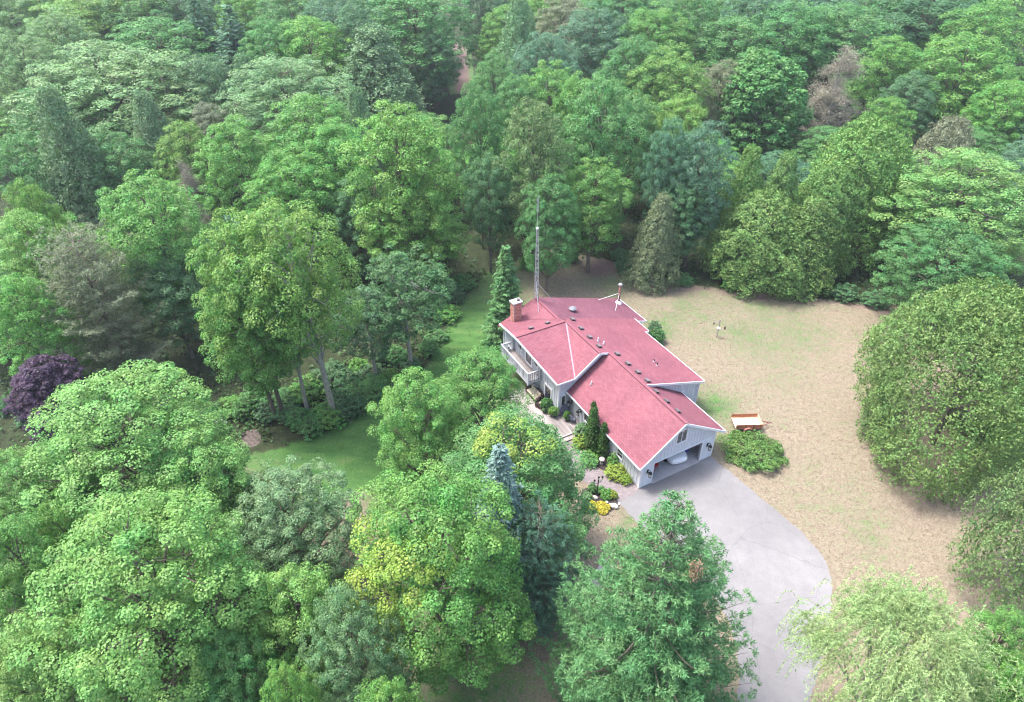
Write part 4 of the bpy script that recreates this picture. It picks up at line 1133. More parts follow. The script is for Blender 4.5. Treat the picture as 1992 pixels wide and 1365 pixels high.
def conifer_spruce(seed, h=10.0, r=2.3, levels=38, per=11, droop=0.35, card=0.4, start=0.03):
    rs = np.random.RandomState(seed)
    C, Nn, S, T = [], [], [], []
    tk = MB().tube([(0, 0, -0.2), (0, 0, h * 0.5), (0, 0, h * 0.99)], [0.16 * h / 10, 0.1 * h / 10, 0.015], 8)
    for lv in range(levels):
        t = start + (1 - start) * (lv / levels) ** 0.92
        L = r * (1 - t) ** 0.82 * rs.uniform(0.88, 1.12) + 0.12
        z = h * t
        np_ = max(4, int(per * (1 - 0.45 * t)))
        a0 = rs.uniform(0, 6.28)
        for k in range(np_):
            a = a0 + 2 * math.pi * k / np_ + rs.uniform(-.2, .2)
            l = L * rs.uniform(0.8, 1.14)
            d = np.array([math.cos(a), math.sin(a), 0])
            side = np.array([-d[1], d[0], 0])
            steep = droop * (1 - t) - 0.35 * t
            ns = max(4, int(l / 0.2))
            for s in np.linspace(0.15, 1, ns):
                p = d * l * s + np.array([0, 0, z - steep * l * s + 0.16 * l * s * s])
                w = 0.42 * l * (1 - s) ** 0.7 * min(1, s * 3) + 0.1
                for sg in (-1, 1):
                    nn = max(1, int(w / 0.17))
                    for q in range(nn):
                        f = (q + 0.6) / nn
                        tdir = d * 0.75 + side * sg * 0.75 + np.array([0, 0, -0.12 + rs.uniform(-.25, .25)])
                        C.append(p + (d * 0.5 + side * sg) * w * f + np.array([0, 0, -0.1 * w * f])); T.append(tdir)
                        Nn.append(UP + rs.normal(0, 0.45, 3) + d * 0.2); S.append(card * rs.uniform(0.75, 1.25))
            C.append(d * l + np.array([0, 0, z - steep * l + 0.16 * l])); T.append(d); Nn.append(UP + rs.normal(0, .3, 3)); S.append(card)
    me = leaf_mesh('crown', np.array(C), np.array(Nn), np.array(S), M_NEEDLE, asp=0.42, fold=0.1, T=np.array(T), seed=seed)
    return [me], tk.mesh('trunk', M_BARK), h, r

def conifer_pine(seed, h=20.0, r=6.0, whorl=0.85, start=0.15, per=5, tn=20, needle=0.34, twig_gap=0.42, top=0.6, irregular=0.25, plume=0.3, asp=0.13, wmax=1.0):
    rs = np.random.RandomState(seed)
    C, Nn, S, T = [], [], [], []
    tk = MB().tube([(0, 0, -0.3), (0.05, 0, h * 0.3), (-0.05, 0.04, h * 0.65), (0, 0, h * 0.985)], [0.3 * h / 20, 0.24 * h / 20, 0.13 * h / 20, 0.02], 9)
    z = start * h
    while z < h * 0.98:
        t = (z / h - start) / (1 - start)
        L0 = r * (min(1.0, (1 - t) ** top * (0.72 + 0.55 * min(1, t * 4)))) + 0.25
        n = per if t < 0.85 else 4
        a0 = rs.uniform(0, 6.28)
        for k in range(n):
            a = a0 + 2 * math.pi * k / n + rs.uniform(-.35, .35)
            l = L0 * rs.uniform(1 - irregular * 1.3, 1 + irregular * 0.6)
            d = np.array([math.cos(a), math.sin(a), 0]); side = np.array([-d[1], d[0], 0])
            rise = rs.uniform(-0.1, 0.1) + 0.25 * t
            def bp(s): return d * l * s + np.array([0, 0, z + l * (rise * s - 0.12 * math.sin(math.pi * s) + 0.2 * s ** 2.5)])
            tk.tube([bp(0), bp(0.4), bp(0.75), bp(0.98)], [0.02 + 0.012 * l, 0.015 + 0.008 * l, 0.02, 0.008], 5)
            ns = max(3, int(l * 0.85 / twig_gap))
            for i, s in enumerate(np.linspace(0.2, 1.0, ns)):
                p = bp(s)
                w = min(wmax, 0.3 * l * (1 - s) ** 0.6 + 0.16) * rs.uniform(0.8, 1.2)
                for sg in ((-1, 1) if s < 0.97 else (0,)):
                    tips = max(1, int(w / 0.34))
                    for q in range(tips):
                        f = (q + 1) / tips
                        tp = p + (d * 0.55 + side * sg) * w * f + np.array([0, 0, 0.18 * w * f + rs.uniform(-.08, .08)])
                        td = unit(d * 0.7 + side * sg * 0.6 + UP * 0.45)
                        dirs = unit(rs.normal(size=(tn, 3)) + td * 0.8 + UP * 0.35)
                        ln = needle * rs.uniform(0.75, 1.2, tn)
                        C.append(tp + dirs * plume * rs.uniform(0.25, 1.0, (tn, 1))); T.append(dirs + rs.normal(0, 0.35, (tn, 3)))
                        Nn.append(rs.normal(size=(tn, 3)) * 0.6 + dirs * 0.3 + UP * 0.7); S.append(ln)
        z += whorl * rs.uniform(0.75, 1.2) * (1 - 0.45 * t)
    me = leaf_mesh('crown', np.concatenate(C), np.concatenate(Nn), np.concatenate(S), M_NEEDLE, asp=asp, fold=0.03, T=np.concatenate(T), seed=seed)
    return [me], tk.mesh('trunk', M_BARK), h, r

def cedar(seed, h=11.0, r=4.0, bumps=170, prof='round', bump_r=0.85, tuft_r=0.42, tuft_n=34, leaf=0.2, noise_amp=0.14, tops=1, bark=None, low=0.02, m=None):
    """dense evergreen: bumps on an envelope that reaches the ground, upright sprays"""
    rs = np.random.RandomState(seed)
    lc, lr = [], []
    tp = [(0, 0, 1.0)] if tops == 1 else [(0.42 * r * math.cos(k * 2.1 + seed), 0.42 * r * math.sin(k * 2.1 + seed), rs.uniform(0.82, 1.0)) for k in range(tops)]
    ph = rs.uniform(0, 6.28, 6)
    for k, (ox, oy, hs) in enumerate(tp):
        nb_ = bumps // len(tp)
        for i in range(nb_):
            u = (i + 0.5) / nb_
            t = low + (1 - low) * u ** 1.0
            if prof == 'round': pr = (1 - abs(2 * max(t, 0.33) - 0.66) ** 2.2 / 1.9 ** 0) ** 0.5 if t < 0.98 else 0.2
            if prof == 'round': pr = math.sqrt(max(0.03, 1 - (max(0, t - 0.32) / 0.68) ** 2.3)) * (0.86 + 0.14 * min(1, t / 0.25))
            elif prof == 'cone': pr = max(0.04, (1 - t) ** 0.75) * (0.85 + 0.15 * min(1, t / 0.12))
            elif prof == 'egg': pr = math.sqrt(max(0.02, 1 - (max(0, t - 0.25) / 0.75) ** 1.6)) * (0.8 + 0.2 * min(1, t / 0.2))
            elif prof == 'column': pr = (max(0.03, 1 - max(0, (t - 0.3)) / 0.7)) ** 0.7 * (0.8 + 0.2 * min(1, t / 0.15))
            a = i * 2.399963 + rs.uniform(-.25, .25)
            nzz = 1 + noise_amp * (math.sin(2 * a + ph[0] + 3 * t) + math.sin(3 * a + ph[1] - 5 * t) + 0.7 * math.sin(5 * a + ph[2] + 9 * t)) / 1.6
            rw = (r if tops == 1 else r * 0.66) * pr * nzz
            br = bump_r * rs.uniform(0.75, 1.25) * (0.6 + 0.4 * pr)
            lc.append((ox + max(0, rw - br * 0.6) * math.cos(a), oy + max(0, rw - br * 0.6) * math.sin(a), min(t * h * hs, h * hs - br * 0.7))); lr.append(br)
    lc, lr = np.array(lc), np.array(lr)
    C, Nn, S, I = lobe_foliage(lc, lr, rs, tuft_r=tuft_r, tuft_n=tuft_n, leaf=leaf, flat=1.15, spread=0.6, inner=0.12, axis=np.array([0, 0, h * 0.35]), spike=0.4, updir=0.75)
    keep = C[:, 2] > 0.03
    C, Nn, S = C[keep], Nn[keep], S[keep]
    rsx = np.random.RandomState(seed + 5)
    out = unit(C * np.array([1, 1, 0]) + 1e-6)
    T_ = UP * 0.8 + out * 0.5 + rsx.normal(0, 0.45, C.shape)
    Nn = out * 0.7 + UP * 0.35 + rsx.normal(0, 0.55, C.shape)
    me = leaf_mesh('crown', C, Nn, S, m or M_NEEDLE, asp=0.5, fold=0.08, T=T_, seed=seed)
    tk = MB().tube([(0, 0, -0.2), (0, 0, h * 0.5), (0, 0, h * 0.9)], [0.2 * h / 11, 0.13 * h / 11, 0.02], 8)
    for k in range(40):
        t = rs.uniform(0.15, 0.85); a = rs.uniform(0, 6.28); L = r * 0.75 * (1 - t * 0.6)
        limb(tk, (0, 0, h * t * 0.9), (L * math.cos(a), L * math.sin(a), h * t * 0.9 + L * 0.4), 0.05, 0.012, rs, n=4, sides=4)
    return [me], tk.mesh('trunk', bark or M_BARK), h, r

def willow(seed, h=12.0, r=6.0, strands=1900):
    rs = np.random.RandomState(seed)
    lob = []
    for i in range(26):
        t = (i + .5) / 26
        a = i * 2.4 + rs.uniform(-.3, .3); rr = r * 0.72 * math.sqrt(t) 
        lob.append((rr * math.cos(a), rr * math.sin(a), h * (0.97 - 0.36 * t ** 1.3) + rs.uniform(-.7, .4)))
    lob = np.array(lob)
    C, Nn, S, T = [], [], [], []
    for k in range(strands):
        c = lob[rs.randint(len(lob))]
        p = c + rs.normal(0, 0.75, 3) * np.array([1, 1, 0.55])
        out = unit(np.array([c[0], c[1], 0]) + rs.normal(0, 1.4, 3) * np.array([1, 1, 0]))
        L = rs.uniform(1.0, 3.0)
        n = int(L / 0.062)
        s = np.linspace(0, 1, n)
        x = out[None] * (0.75 * L * (1 - np.exp(-2.4 * s)))[:, None] * rs.uniform(0.35, 0.9)
        zz = 0.42 * np.sin(np.minimum(s * 3.2, 3.14)) * (0.3 + 0.5 * rs.uniform()) - L * 0.75 * s ** 1.7
        q = p + x + np.column_stack([np.zeros(n), np.zeros(n), zz]) + rs.normal(0, 0.035, (n, 3))
        d = np.gradient(q, axis=0)
        C.append(q); T.append(unit(d) + rs.normal(0, 0.45, (n, 3))); Nn.append(UP + rs.normal(0, 0.6, (n, 3)) + out * 0.3); S.append(0.19 * rs.uniform(0.7, 1.3, n))
    me = leaf_mesh('crown', np.concatenate(C), np.concatenate(Nn), np.concatenate(S), M_LEAF, asp=0.26, fold=0.05, T=np.concatenate(T), seed=seed)
    tk = MB().tube([(0, 0, -0.3), (0.1, 0, h * 0.2), (0, 0.1, h * 0.45)], [0.5, 0.38, 0.28], 9)
    for c in lob: limb(tk, (0, 0, h * 0.35), c - np.array([0, 0, 0.2]), 0.14, 0.025, rs)
    return [me], tk.mesh('trunk', M_BARK_GREY), h, r

def dead_tree(seed, h=14.0, r=2.6, leaves=True):
    rs = np.random.RandomState(seed)
    tk = MB().tube([(0, 0, -0.2), (0.1, 0, h * 0.4), (0, 0.1, h * 0.98)], [0.2, 0.14, 0.015], 7)
    C = []
    for k in range(70):
        t = rs.uniform(0.25, 0.97); a = rs.uniform(0, 6.28); L = r * (1 - t) ** 0.6 * rs.uniform(0.5, 1.1) + 0.3
        d = np.array([math.cos(a), math.sin(a), rs.uniform(-.1, .5)])
        p0 = np.array([0, 0, h * t]); p1 = p0 + d * L
        limb(tk, p0, p1, 0.04, 0.008, rs, n=4, sides=4)
        for q in range(4):
            b0 = p0 + d * L * rs.uniform(.4, .95); b1 = b0 + (d + rs.normal(0, .7, 3)) * L * 0.3
            limb(tk, b0, b1, 0.018, 0.005, rs, n=3, sides=3)
            C.append(b1 + rs.normal(0, .25, (60, 3))); C.append(b0 + rs.normal(0, .25, (30, 3)))
    C = np.concatenate(C)
    me = leaf_mesh('crown', C, rs.normal(size=C.shape) + UP, 0.2 * rs.uniform(.6, 1.2, len(C)), M_NEEDLE, asp=0.2, seed=seed)
    return [me], tk.mesh('trunk', M_BARK_GREY), h, r

# ---- prototypes
PROTO = {}
near = dict(tuft_r=0.66, tuft_n=176, leaf=0.126, inner=0.035, spike=0.36, spread=0.3)
midd = dict(tuft_r=0.85, tuft_n=140, leaf=0.175, inner=0.04, spike=0.36, spread=0.3)
PROTO['near0'] = broadleaf(11, 17, 5.6, 0.2, 32, 0.45, 0.3, **near)
PROTO['near1'] = broadleaf(12, 17, 5.6, 0.16, 36, 0.5, 0.28, **near)
PROTO['near2'] = broadleaf(13, 14, 4.2, 0.14, 28, 0.42, 0.31, **near)
PROTO['nearY'] = broadleaf(14, 17, 5.0, 0.12, 34, 0.46, 0.3, yellow=lambda lc: (lc[:, 0] < -0.6) & (lc[:, 1] < 0.6) & (lc[:, 2] > 6) & (lc[:, 2] < 13.5), **near)
PROTO['nearT'] = broadleaf(15, 17, 5.0, 0.04, 40, 0.34, 0.3, yellow=lambda lc: (lc[:, 2] > 14.6) & (lc[:, 0] < 0.4), **near)
PROTO['fine0'] = broadleaf(16, 15, 5.2, 0.12, 34, 0.45, 0.3, tuft_r=0.5, tuft_n=98, leaf=0.125, inner=0.04, spike=0.6)
for i in range(7):
    PROTO['mid%d' % i] = broadleaf(30 + i, 19, 5.6, (0.2, 0.12, 0.16, 0.1, 0.2, 0.14, 0.18)[i], (30, 36, 28, 34, 30, 38, 32)[i], (0.5, 0.42, 0.55, 0.38, 0.5, 0.45, 0.6)[i], (0.31, 0.28, 0.33, 0.29, 0.3, 0.27, 0.32)[i], **midd)
PROTO['bare'] = broadleaf(44, 20.5, 5.4, 0.36, 30, 0.5, 0.3, bark=M_BARK_GREY, trunk_r=0.3, **midd)
PROTO['dense'] = broadleaf(41, 17, 5.6, 0.08, 64, 0.42, 0.25, tuft_r=0.6, tuft_n=60, leaf=0.26, inner=0.05)
PROTO['open'] = broadleaf(42, 17, 5.2, 0.3, 34, 0.5, 0.3, open_=0.3, tuft_r=0.6, tuft_n=60, leaf=0.2, inner=0.04, spike=0.6, bark=M_BARK_GREY)
PROTO['spruce'] = conifer_spruce(51, 10.4, 2.1)
PROTO['blue_spruce'] = conifer_spruce(52, 14, 3.0, 44, 11, 0.3, 0.4)
PROTO['far_spruce'] = conifer_spruce(53, 18, 3.6, 30, 8, 0.3, 0.6)
PROTO['white_pine'] = conifer_pine(61, 20, 6.0, 1.4, 0.05, 9, 33, 0.195, 0.27, 1.0, 0.26, 0.3, 0.28, 1.1)
PROTO['soft_pine'] = conifer_pine(62, 11, 2.9, 0.6, 0.08, 7, 30, 0.18, 0.34, 0.6, 0.15, 0.26, 0.18)
PROTO['brown_pine'] = conifer_pine(63, 17, 4.6, 1.0, 0.16, 6, 34, 0.24, 0.5, 0.5, 0.35, 0.36, 0.2)
PROTO['cedar'] = cedar(71, 12, 4.2, 190, 'egg')
PROTO['cedar_cone'] = cedar(72, 13, 3.6, 160, 'cone', 0.9)
PROTO['big_cedar'] = cedar(73, 13.5, 6.4, 420, 'round', 1.05, 0.45, 30, 0.195, 0.2)
PROTO['juniper'] = cedar(74, 9, 3.6, 150, 'egg', 0.8, 0.4, 30, 0.18, 0.34, bark=M_BARK_GREY, low=0.12)
PROTO['column'] = cedar(75, 4.8, 0.62, 70, 'column', 0.24, 0.14, 24, 0.11, 0.05)
PROTO['willow'] = willow(81, 13, 5.6)
PROTO['dead'] = dead_tree(91)
PROTO['shrub'] = broadleaf(95, 1.6, 1.0, 0.03, 20, 0.4, 0.32, trunk_r=0.03, tuft_r=0.17, tuft_n=26, leaf=0.11, inner=0.06, spike=0.8)
PROTO['spread_shrub'] = cedar(96, 2.3, 2.2, 130, 'round', 0.36, 0.24, 34, 0.17, 0.28)
PROTO['hosta'] = broadleaf(97, 0.8, 0.7, 0.03, 10, 0.4, 0.42, trunk_r=0.02, tuft_r=0.16, tuft_n=14, leaf=0.17, inner=0.05)

# colours (object colour drives the shared leaf material)
G = dict(bright=(0.115, 0.28, 0.065), light=(0.155, 0.315, 0.09), mid=(0.09, 0.235, 0.075), deep=(0.08, 0.185, 0.08), blue=(0.09, 0.205, 0.115), yellow=(0.28, 0.31, 0.045), ygreen=(0.135, 0.29, 0.065),
         grey=(0.14, 0.26, 0.12), olive=(0.12, 0.195, 0.075), cedar=(0.13, 0.25, 0.07), pale=(0.17, 0.30, 0.125), brown=(0.175, 0.21, 0.13), dead=(0.26, 0.23, 0.19), purple=(0.08, 0.045, 0.085), pine=(0.085, 0.215, 0.075),
         spruceblue=(0.15, 0.24, 0.2), willow=(0.26, 0.37, 0.15), gold=(0.36, 0.36, 0.035), lime=(0.23, 0.34, 0.055))
rt_ = np.random.RandomState(77)
ALL_TREES = []
def plant(proto, pos, h, rad, col, name, label, cat, group=None, yellow=(0.30, 0.30, 0.035), rot=None, jitter=0.06):
    crowns, trunk, ph, pr = PROTO[proto]
    t = thing(name, label, cat, (pos[0], pos[1], 0.0), rt_.uniform(0, 6.28) if rot is None else rot, group)
    sc = (rad / pr, rad / pr, h / ph)
    c = np.array(G[col] if isinstance(col, str) else col) * (1 + rt_.uniform(-jitter, jitter, 3)) * rt_.uniform(0.94, 1.06)
    o = child('trunk', trunk, t, scale=sc)
    for k, me in enumerate(crowns):
        o = child(me.name.split('.')[0], me, t, scale=sc)
        o.color = (*c, 1) if k == 0 else (*yellow, 1)
        if k: o['label'] = 'patch of yellowing leaves'
    ALL_TREES.append((pos[0], pos[1], rad))
    return t
def tree(proto, tx, ty, wpx, col, label, h=None, base=None, name='broadleaf_tree', group=None, **kw):
    """tx,ty: pixel of the crown's top in the photograph; wpx: crown width in pixels there"""
    if base is not None:
        pos = at(*base); h = height_to(pos, ty)
    else:
        pos = at(tx, ty, h)
    mid = Vector((pos.x, pos.y, h * 0.6))
    rad = wpx / 2 * depth(mid) / F_PX
    return plant(proto, pos, h, rad, col, name, label, 'tree', group, **kw)

# ---- trees near the camera
tree('near1', 215, 1000, 440, 'light', 'huge rounded light green maple beside the smaller grey-green tree', h=17)
tree('near0', 200, 742, 390, 'light', 'wide light green maple below the purple-leaved tree', h=15.5)
tree('near2', 365, 848, 215, 'light', 'light green maple at the edge of the green lawn below the fire bowl', h=13)
tree('near2', 128, 880, 120, 'bright', 'small bright green tree wedged between the two wide light green maples', h=12.5)
tree('near2', 85, 968, 120, 'ygreen', 'small yellow-tinged tree wedged above the huge rounded maple', h=13)
tree('near0', 10, 880, 210, 'light', 'light green tree rising behind the huge rounded maple', h=12)
tree('near2', -30, 1000, 200, 'bright', 'bright green tree on the far flank of the huge rounded maple', h=14)
tree('fine0', 545, 935, 275, 'grey', 'fine-leaved grey-green tree at the brown tip of the green lawn', h=11)
tree('near2', 550, 1108, 200, 'light', 'light green tree in front of the fine-leaved grey-green tree', h=12)
tree('fine0', 665, 1168, 210, 'grey', 'fine-leaved grey-green tree tucked under the maple with the yellow branch', h=13)
tree('near2', 535, 1285, 130, 'ygreen', 'small yellow-green tree under the fine-leaved grey-green tree', h=13)
tree('near0', 20, 1230, 240, 'light', 'light green tree under the near flank of the huge rounded maple', h=12)
tree('near0', 420, 1245, 180, 'mid', 'dark green tree in the hollow beside the huge rounded maple', h=11)
tree('near2', 740, 1330, 170, 'bright', 'bright green tree at the foot of the maple with the yellow branch', h=12)
tree('nearY', 840, 928, 360, 'bright', 'big bright green maple with one yellow branch', h=17.5, rot=0.0, yellow=(0.215, 0.325, 0.06))
tree('nearT', 1000, 812, 320, 'mid', 'dense green maple with a yellow top beside the walkway', h=13.5, rot=0.3, yellow=(0.19, 0.305, 0.06))
tree('near2', 803, 715, 185, 'bright', 'bright green tree between the green lawn and the deck', h=12.5)
tree('near2', 932, 674, 175, 'bright', 'green tree screening the balcony railing', h=11.0)
tree('blue_spruce', 972, 866, 190, 'spruceblue', 'slim blue spruce poking up between two maples', h=15, name='spruce_tree')
tree('soft_pine', 1050, 985, 170, (0.085, 0.18, 0.115), 'soft blue-green pine under the maple beside the walkway', h=11, name='pine_tree')
WP = tree('white_pine', 1322, 966, 490, 'pine', 'large feathery white pine overhanging the driveway', h=19.5, name='pine_tree')
def dead_tip():
    rs = np.random.RandomState(8)
    base = WP.location.copy(); p = None
    for z in np.arange(6, 18, 0.1):
        q = at(1352, 1112, z)
        p = q
        if q.y < base.y - 1.6: break
    n = 260
    C = rs.normal(0, 1, (n, 3)) * np.array([0.13, 0.1, 0.36])
    me = leaf_mesh('dead_branch', C, rs.normal(size=(n, 3)), 0.2 * rs.uniform(.6, 1.2, n), M_NEEDLE, asp=0.25, T=rs.normal(0, .5, (n, 3)) - UP, seed=3)
    o = bpy.data.objects.new('dead_branch', me); link(o, WP)
    o.matrix_local = Matrix.Rotation(-WP.rotation_euler.z, 4, 'Z') @ Matrix.Translation(p - base)
    o.color = (0.27, 0.19, 0.12, 1); o['label'] = 'dead brown branch tip'; o['kind'] = 'stuff'
dead_tip()
tree('willow', 1800, 1205, 370, 'willow', 'pale feathery willow beside the driveway', h=13, name='willow_tree')
tree('juniper', 1945, 905, 190, 'olive', 'ragged olive-grey juniper on the dry lawn', base=(1945, 1150), name='juniper_tree')
tree('near2', 1995, 1185, 150, 'bright', 'bright green tree beyond the willow at the lawn edge', h=11)
tree('near2', 2010, 1290, 150, 'bright', 'low bright green tree touching the willow', h=10)
tree('big_cedar', 1812, 583, 330, 'cedar', 'great round dense cedar standing on the dry lawn', base=(1812, 862), name='cedar_tree')
tree('big_cedar', 1965, 640, 250, 'cedar', 'second round cedar merging into the great round cedar', base=(1975, 840), name='cedar_tree')
tree('spruce', 988, 478, 92, 'pine', 'slender green spruce beside the brick chimney', base=(985, 662), name='spruce_tree')
tree('dense', 62, 690, 165, 'purple', 'purple-leaved maple at the shaded forest edge', h=9.5)

# ---- trees on the edge of the woods
tree('mid0', 440, 395, 215, 'ygreen', 'pale yellow-green maple crown joined to the taller maple with bare leaning trunk', h=20)
t = tree('bare', 570, 368, 235, 'ygreen', 'tall yellow-green maple with a long bare leaning trunk above the green lawn', base=(652, 814))
t.rotation_euler = (0, R(-4), 1.0)
tree('mid4', 455, 520, 190, 'bright', 'bright green maple leaning over the shaded undergrowth', h=15)
t = tree('bare', 545, 470, 150, 'bright', 'bright green maple with a second bare grey trunk beside the leaning one', base=(600, 808))
t.rotation_euler = (0, R(-3), 2.0)
tree('open', 775, 488, 190, (0.07, 0.165, 0.06), 'thin dark blue-green tree with grey twigs beside the green lawn', h=12.5)
tree('open', 705, 560, 150, 'deep', 'thin dark tree beside the tall maple with bare trunks', h=10)
tree('mid1', 818, 180, 225, 'ygreen', 'tall yellow-green maple standing out behind the antenna', base=(800, 560))
tree('mid5', 800, 330, 200, 'ygreen', 'lower yellow-green maple in front of the tall one behind the antenna', h=14)
tree('mid2', 930, 152, 120, 'mid', 'tall dull green tree next to the yellow-green maple', h=20)
tree('mid6', 950, 300, 110, 'deep', 'dark green tree behind the slender spruce', h=14)
tree('mid4', 1040, 182, 150, 'olive', 'olive-green tree rising directly behind the antenna', h=20)
tree('mid3', 1175, 125, 190, 'mid', 'broad green tree with sunlit clumps behind the stove pipe', h=21)
tree('mid0', 1160, 300, 150, 'bright', 'bright green tree hanging over the bare earth patch', h=14)
tree('mid5', 1070, 330, 130, 'mid', 'mid-green tree above the shaded grass behind the roof', h=14)
tree('mid6', 1310, 228, 95, 'blue', 'narrow blue-green tree beside the silver-tipped tree', h=17)
tree('mid2', 1380, 234, 140, 'blue', 'blue-green silver-tipped tree at the lawn edge', h=17)
tree('mid5', 1340, 330, 130, 'deep', 'dark green tree at the corner of the dry lawn', h=12)
tree('cedar_cone', 1290, 382, 105, (0.16, 0.21, 0.11), 'grey-green cedar at the corner of the dry lawn', h=10.5, name='cedar_tree')
tree('cedar_cone', 1465, 290, 120, 'cedar', 'pointed cedar with twin tops along the far lawn edge', h=13.5, name='cedar_tree')
tree('cedar_cone', 1535, 302, 120, 'cedar', 'pointed cedar next to the twin-topped cedar', h=13.5, name='cedar_tree')
tree('cedar', 1495, 380, 180, 'cedar', 'bushy olive cedar in front of the pointed cedars', h=10, name='cedar_tree')
tree('cedar', 1700, 242, 200, 'cedar', 'massive cedar at the far edge of the dry lawn', h=15.5, name='cedar_tree')
tree('cedar', 1630, 330, 140, 'cedar', 'cedar on the flank of the massive cedar', h=12, name='cedar_tree')
tree('cedar_cone', 1590, 390, 150, 'cedar', 'low olive cedar below the massive cedar', h=10, name='cedar_tree')
tree('cedar', 1860, 235, 130, 'brown', 'brownish cedar behind the large fine-leaved tree', h=14, name='cedar_tree')
tree('fine0', 1915, 298, 330, 'light', 'large fine-leaved green tree above the great round cedar', h=15)
tree('fine0', 1860, 440, 230, 'mid', 'fine-leaved green tree drooping to the lawn beside the great round cedar', h=11)
tree('dense', 1503, 83, 195, 'mid', 'very round dense dark green maple', h=18)
tree('dead', 1645, 95, 120, 'dead', 'brown dying conifer beside the round dense maple', h=17, name='dying_conifer_tree')
tree('brown_pine', 130, 440, 215, 'brown', 'brown-grey pine with bare branches above the purple-leaved tree', h=16, name='pine_tree')
tree('mid0', 262, 325, 225, 'bright', 'bright green maple beside the brown-grey pine', h=18)
tree('mid3', 5, 525, 160, 'bright', 'bright yellow-green maple beside the brown-grey pine at the forest flank', h=14)
tree('mid5', 20, 395, 170, 'light', 'light green maple behind the brown-grey pine', h=16)
tree('mid1', 30, 335, 120, 'ygreen', 'yellow-green maple in the hazy wood above the light green one', h=17)
tree('dead', 350, 318, 70, 'dead', 'bare grey snag among the maples', h=15, name='dead_tree')
tree('mid2', 300, 480, 170, 'deep', 'dark green tree in the shadow of the bright maples', h=12)

# ---- the forest behind: look-alikes of a few kinds
KIND = {
 'bright': ('mid0', 'bright', 'bright green maple crowded deep in the forest behind the house', 'bright green forest maples'),
 'mid': ('mid3', 'mid', 'mid-green broadleaf tree crowded deep in the forest behind the house', 'mid-green forest trees'),
 'deep': ('mid2', 'deep', 'dark green broadleaf tree crowded deep in the forest behind the house', 'dark green forest trees'),
 'pale': ('fine0', 'pale', 'pale feathery tree in the hazy part of the forest', 'pale feathery forest trees'),
 'yg': ('mid1', 'ygreen', 'yellow-green maple crowded deep in the forest behind the house', 'yellow-green forest maples'),
 'cedar': ('cedar_cone', 'grey', 'grey-green conical cedar crowded deep in the forest', 'grey-green forest cedars'),
 'spruce': ('far_spruce', 'blue', 'dark blue-green spruce crowded deep in the forest', 'dark forest spruces'),
 'blue': ('mid6', 'blue', 'blue-green broadleaf tree crowded deep in the forest behind the house', 'blue-green forest trees'),
 'brown': ('mid5', 'brown', 'brownish-leaved tree crowded deep in the forest', 'brownish forest trees'),
}
FT = [(20, 60, 140, 'pale', 18), (175, -25, 170, 'yg', 19), (95, 20, 120, 'pale', 18), (288, 22, 190, 'mid', 19), (372, -10, 110, 'spruce', 20), (440, 5, 120, 'spruce', 20),
 (512, 25, 120, 'mid', 19), (592, 20, 140, 'yg', 19), (722, 55, 165, 'cedar', 17), (640, -25, 120, 'blue', 20), (690, -10, 110, 'deep', 20), (805, -45, 230, 'mid', 21), (838, 50, 90, 'deep', 15),
 (195, 88, 290, 'pale', 18), (100, 150, 170, 'mid', 15), (392, 100, 130, 'deep', 17), (545, 108, 220, 'pale', 18), (590, 170, 190, 'bright', 18), (640, 235, 150, 'bright', 16), (90, 178, 140, 'cedar', 18), (275, 185, 110, 'cedar', 15),
 (345, 225, 115, 'yg', 14), (398, 190, 90, 'brown', 14), (440, 222, 140, 'bright', 17), (560, 290, 160, 'bright', 15), (690, 330, 120, 'deep', 13), (30, 250, 130, 'mid', 14), (185, 250, 150, 'mid', 13), (470, 110, 90, 'cedar', 15),
 (690, 175, 90, 'cedar', 15), (960, 92, 110, 'mid', 17), (1005, 135, 100, 'mid', 17), (1072, 108, 120, 'bright', 18), (1130, 140, 100, 'bright', 17), (1010, -5, 100, 'cedar', 19), (1060, 55, 110, 'blue', 18), (1100, -20, 110, 'brown', 19),
 (1160, 5, 130, 'blue', 19), (1242, 55, 130, 'mid', 19), (1312, 88, 130, 'yg', 18), (1280, 5, 130, 'bright', 19), (1350, -25, 140, 'mid', 20), (1412, 108, 90, 'brown', 16), (1330, 180, 120, 'yg', 15), (1440, 20, 140, 'mid', 18), (1560, 0, 150, 'mid', 19),
 (1655, -5, 190, 'mid', 19), (1480, -30, 140, 'blue', 20), (1750, 60, 120, 'bright', 17), (1825, -35, 200, 'deep', 20), (1900, 58, 170, 'bright', 18), (1985, 145, 130, 'bright', 15), (1945, -5, 150, 'light' if False else 'bright', 20), (1742, 178, 100, 'bright', 13), (1790, 130, 110, 'deep', 14),
 (1240, 170, 120, 'mid', 16), (250, -40, 140, 'mid', 20), (330, -45, 120, 'deep', 20), (560, -40, 130, 'mid', 20), (935, -45, 100, 'deep', 19), (750, -60, 140, 'blue', 20), (1220, -50, 140, 'mid', 20), (1590, -50, 150, 'blue', 20), (1730, -50, 150, 'mid', 20), (1880, -60, 150, 'mid', 20), (0, -30, 150, 'pale', 19), (60, -55, 150, 'yg', 20), (1400, -60, 130, 'bright', 20)]
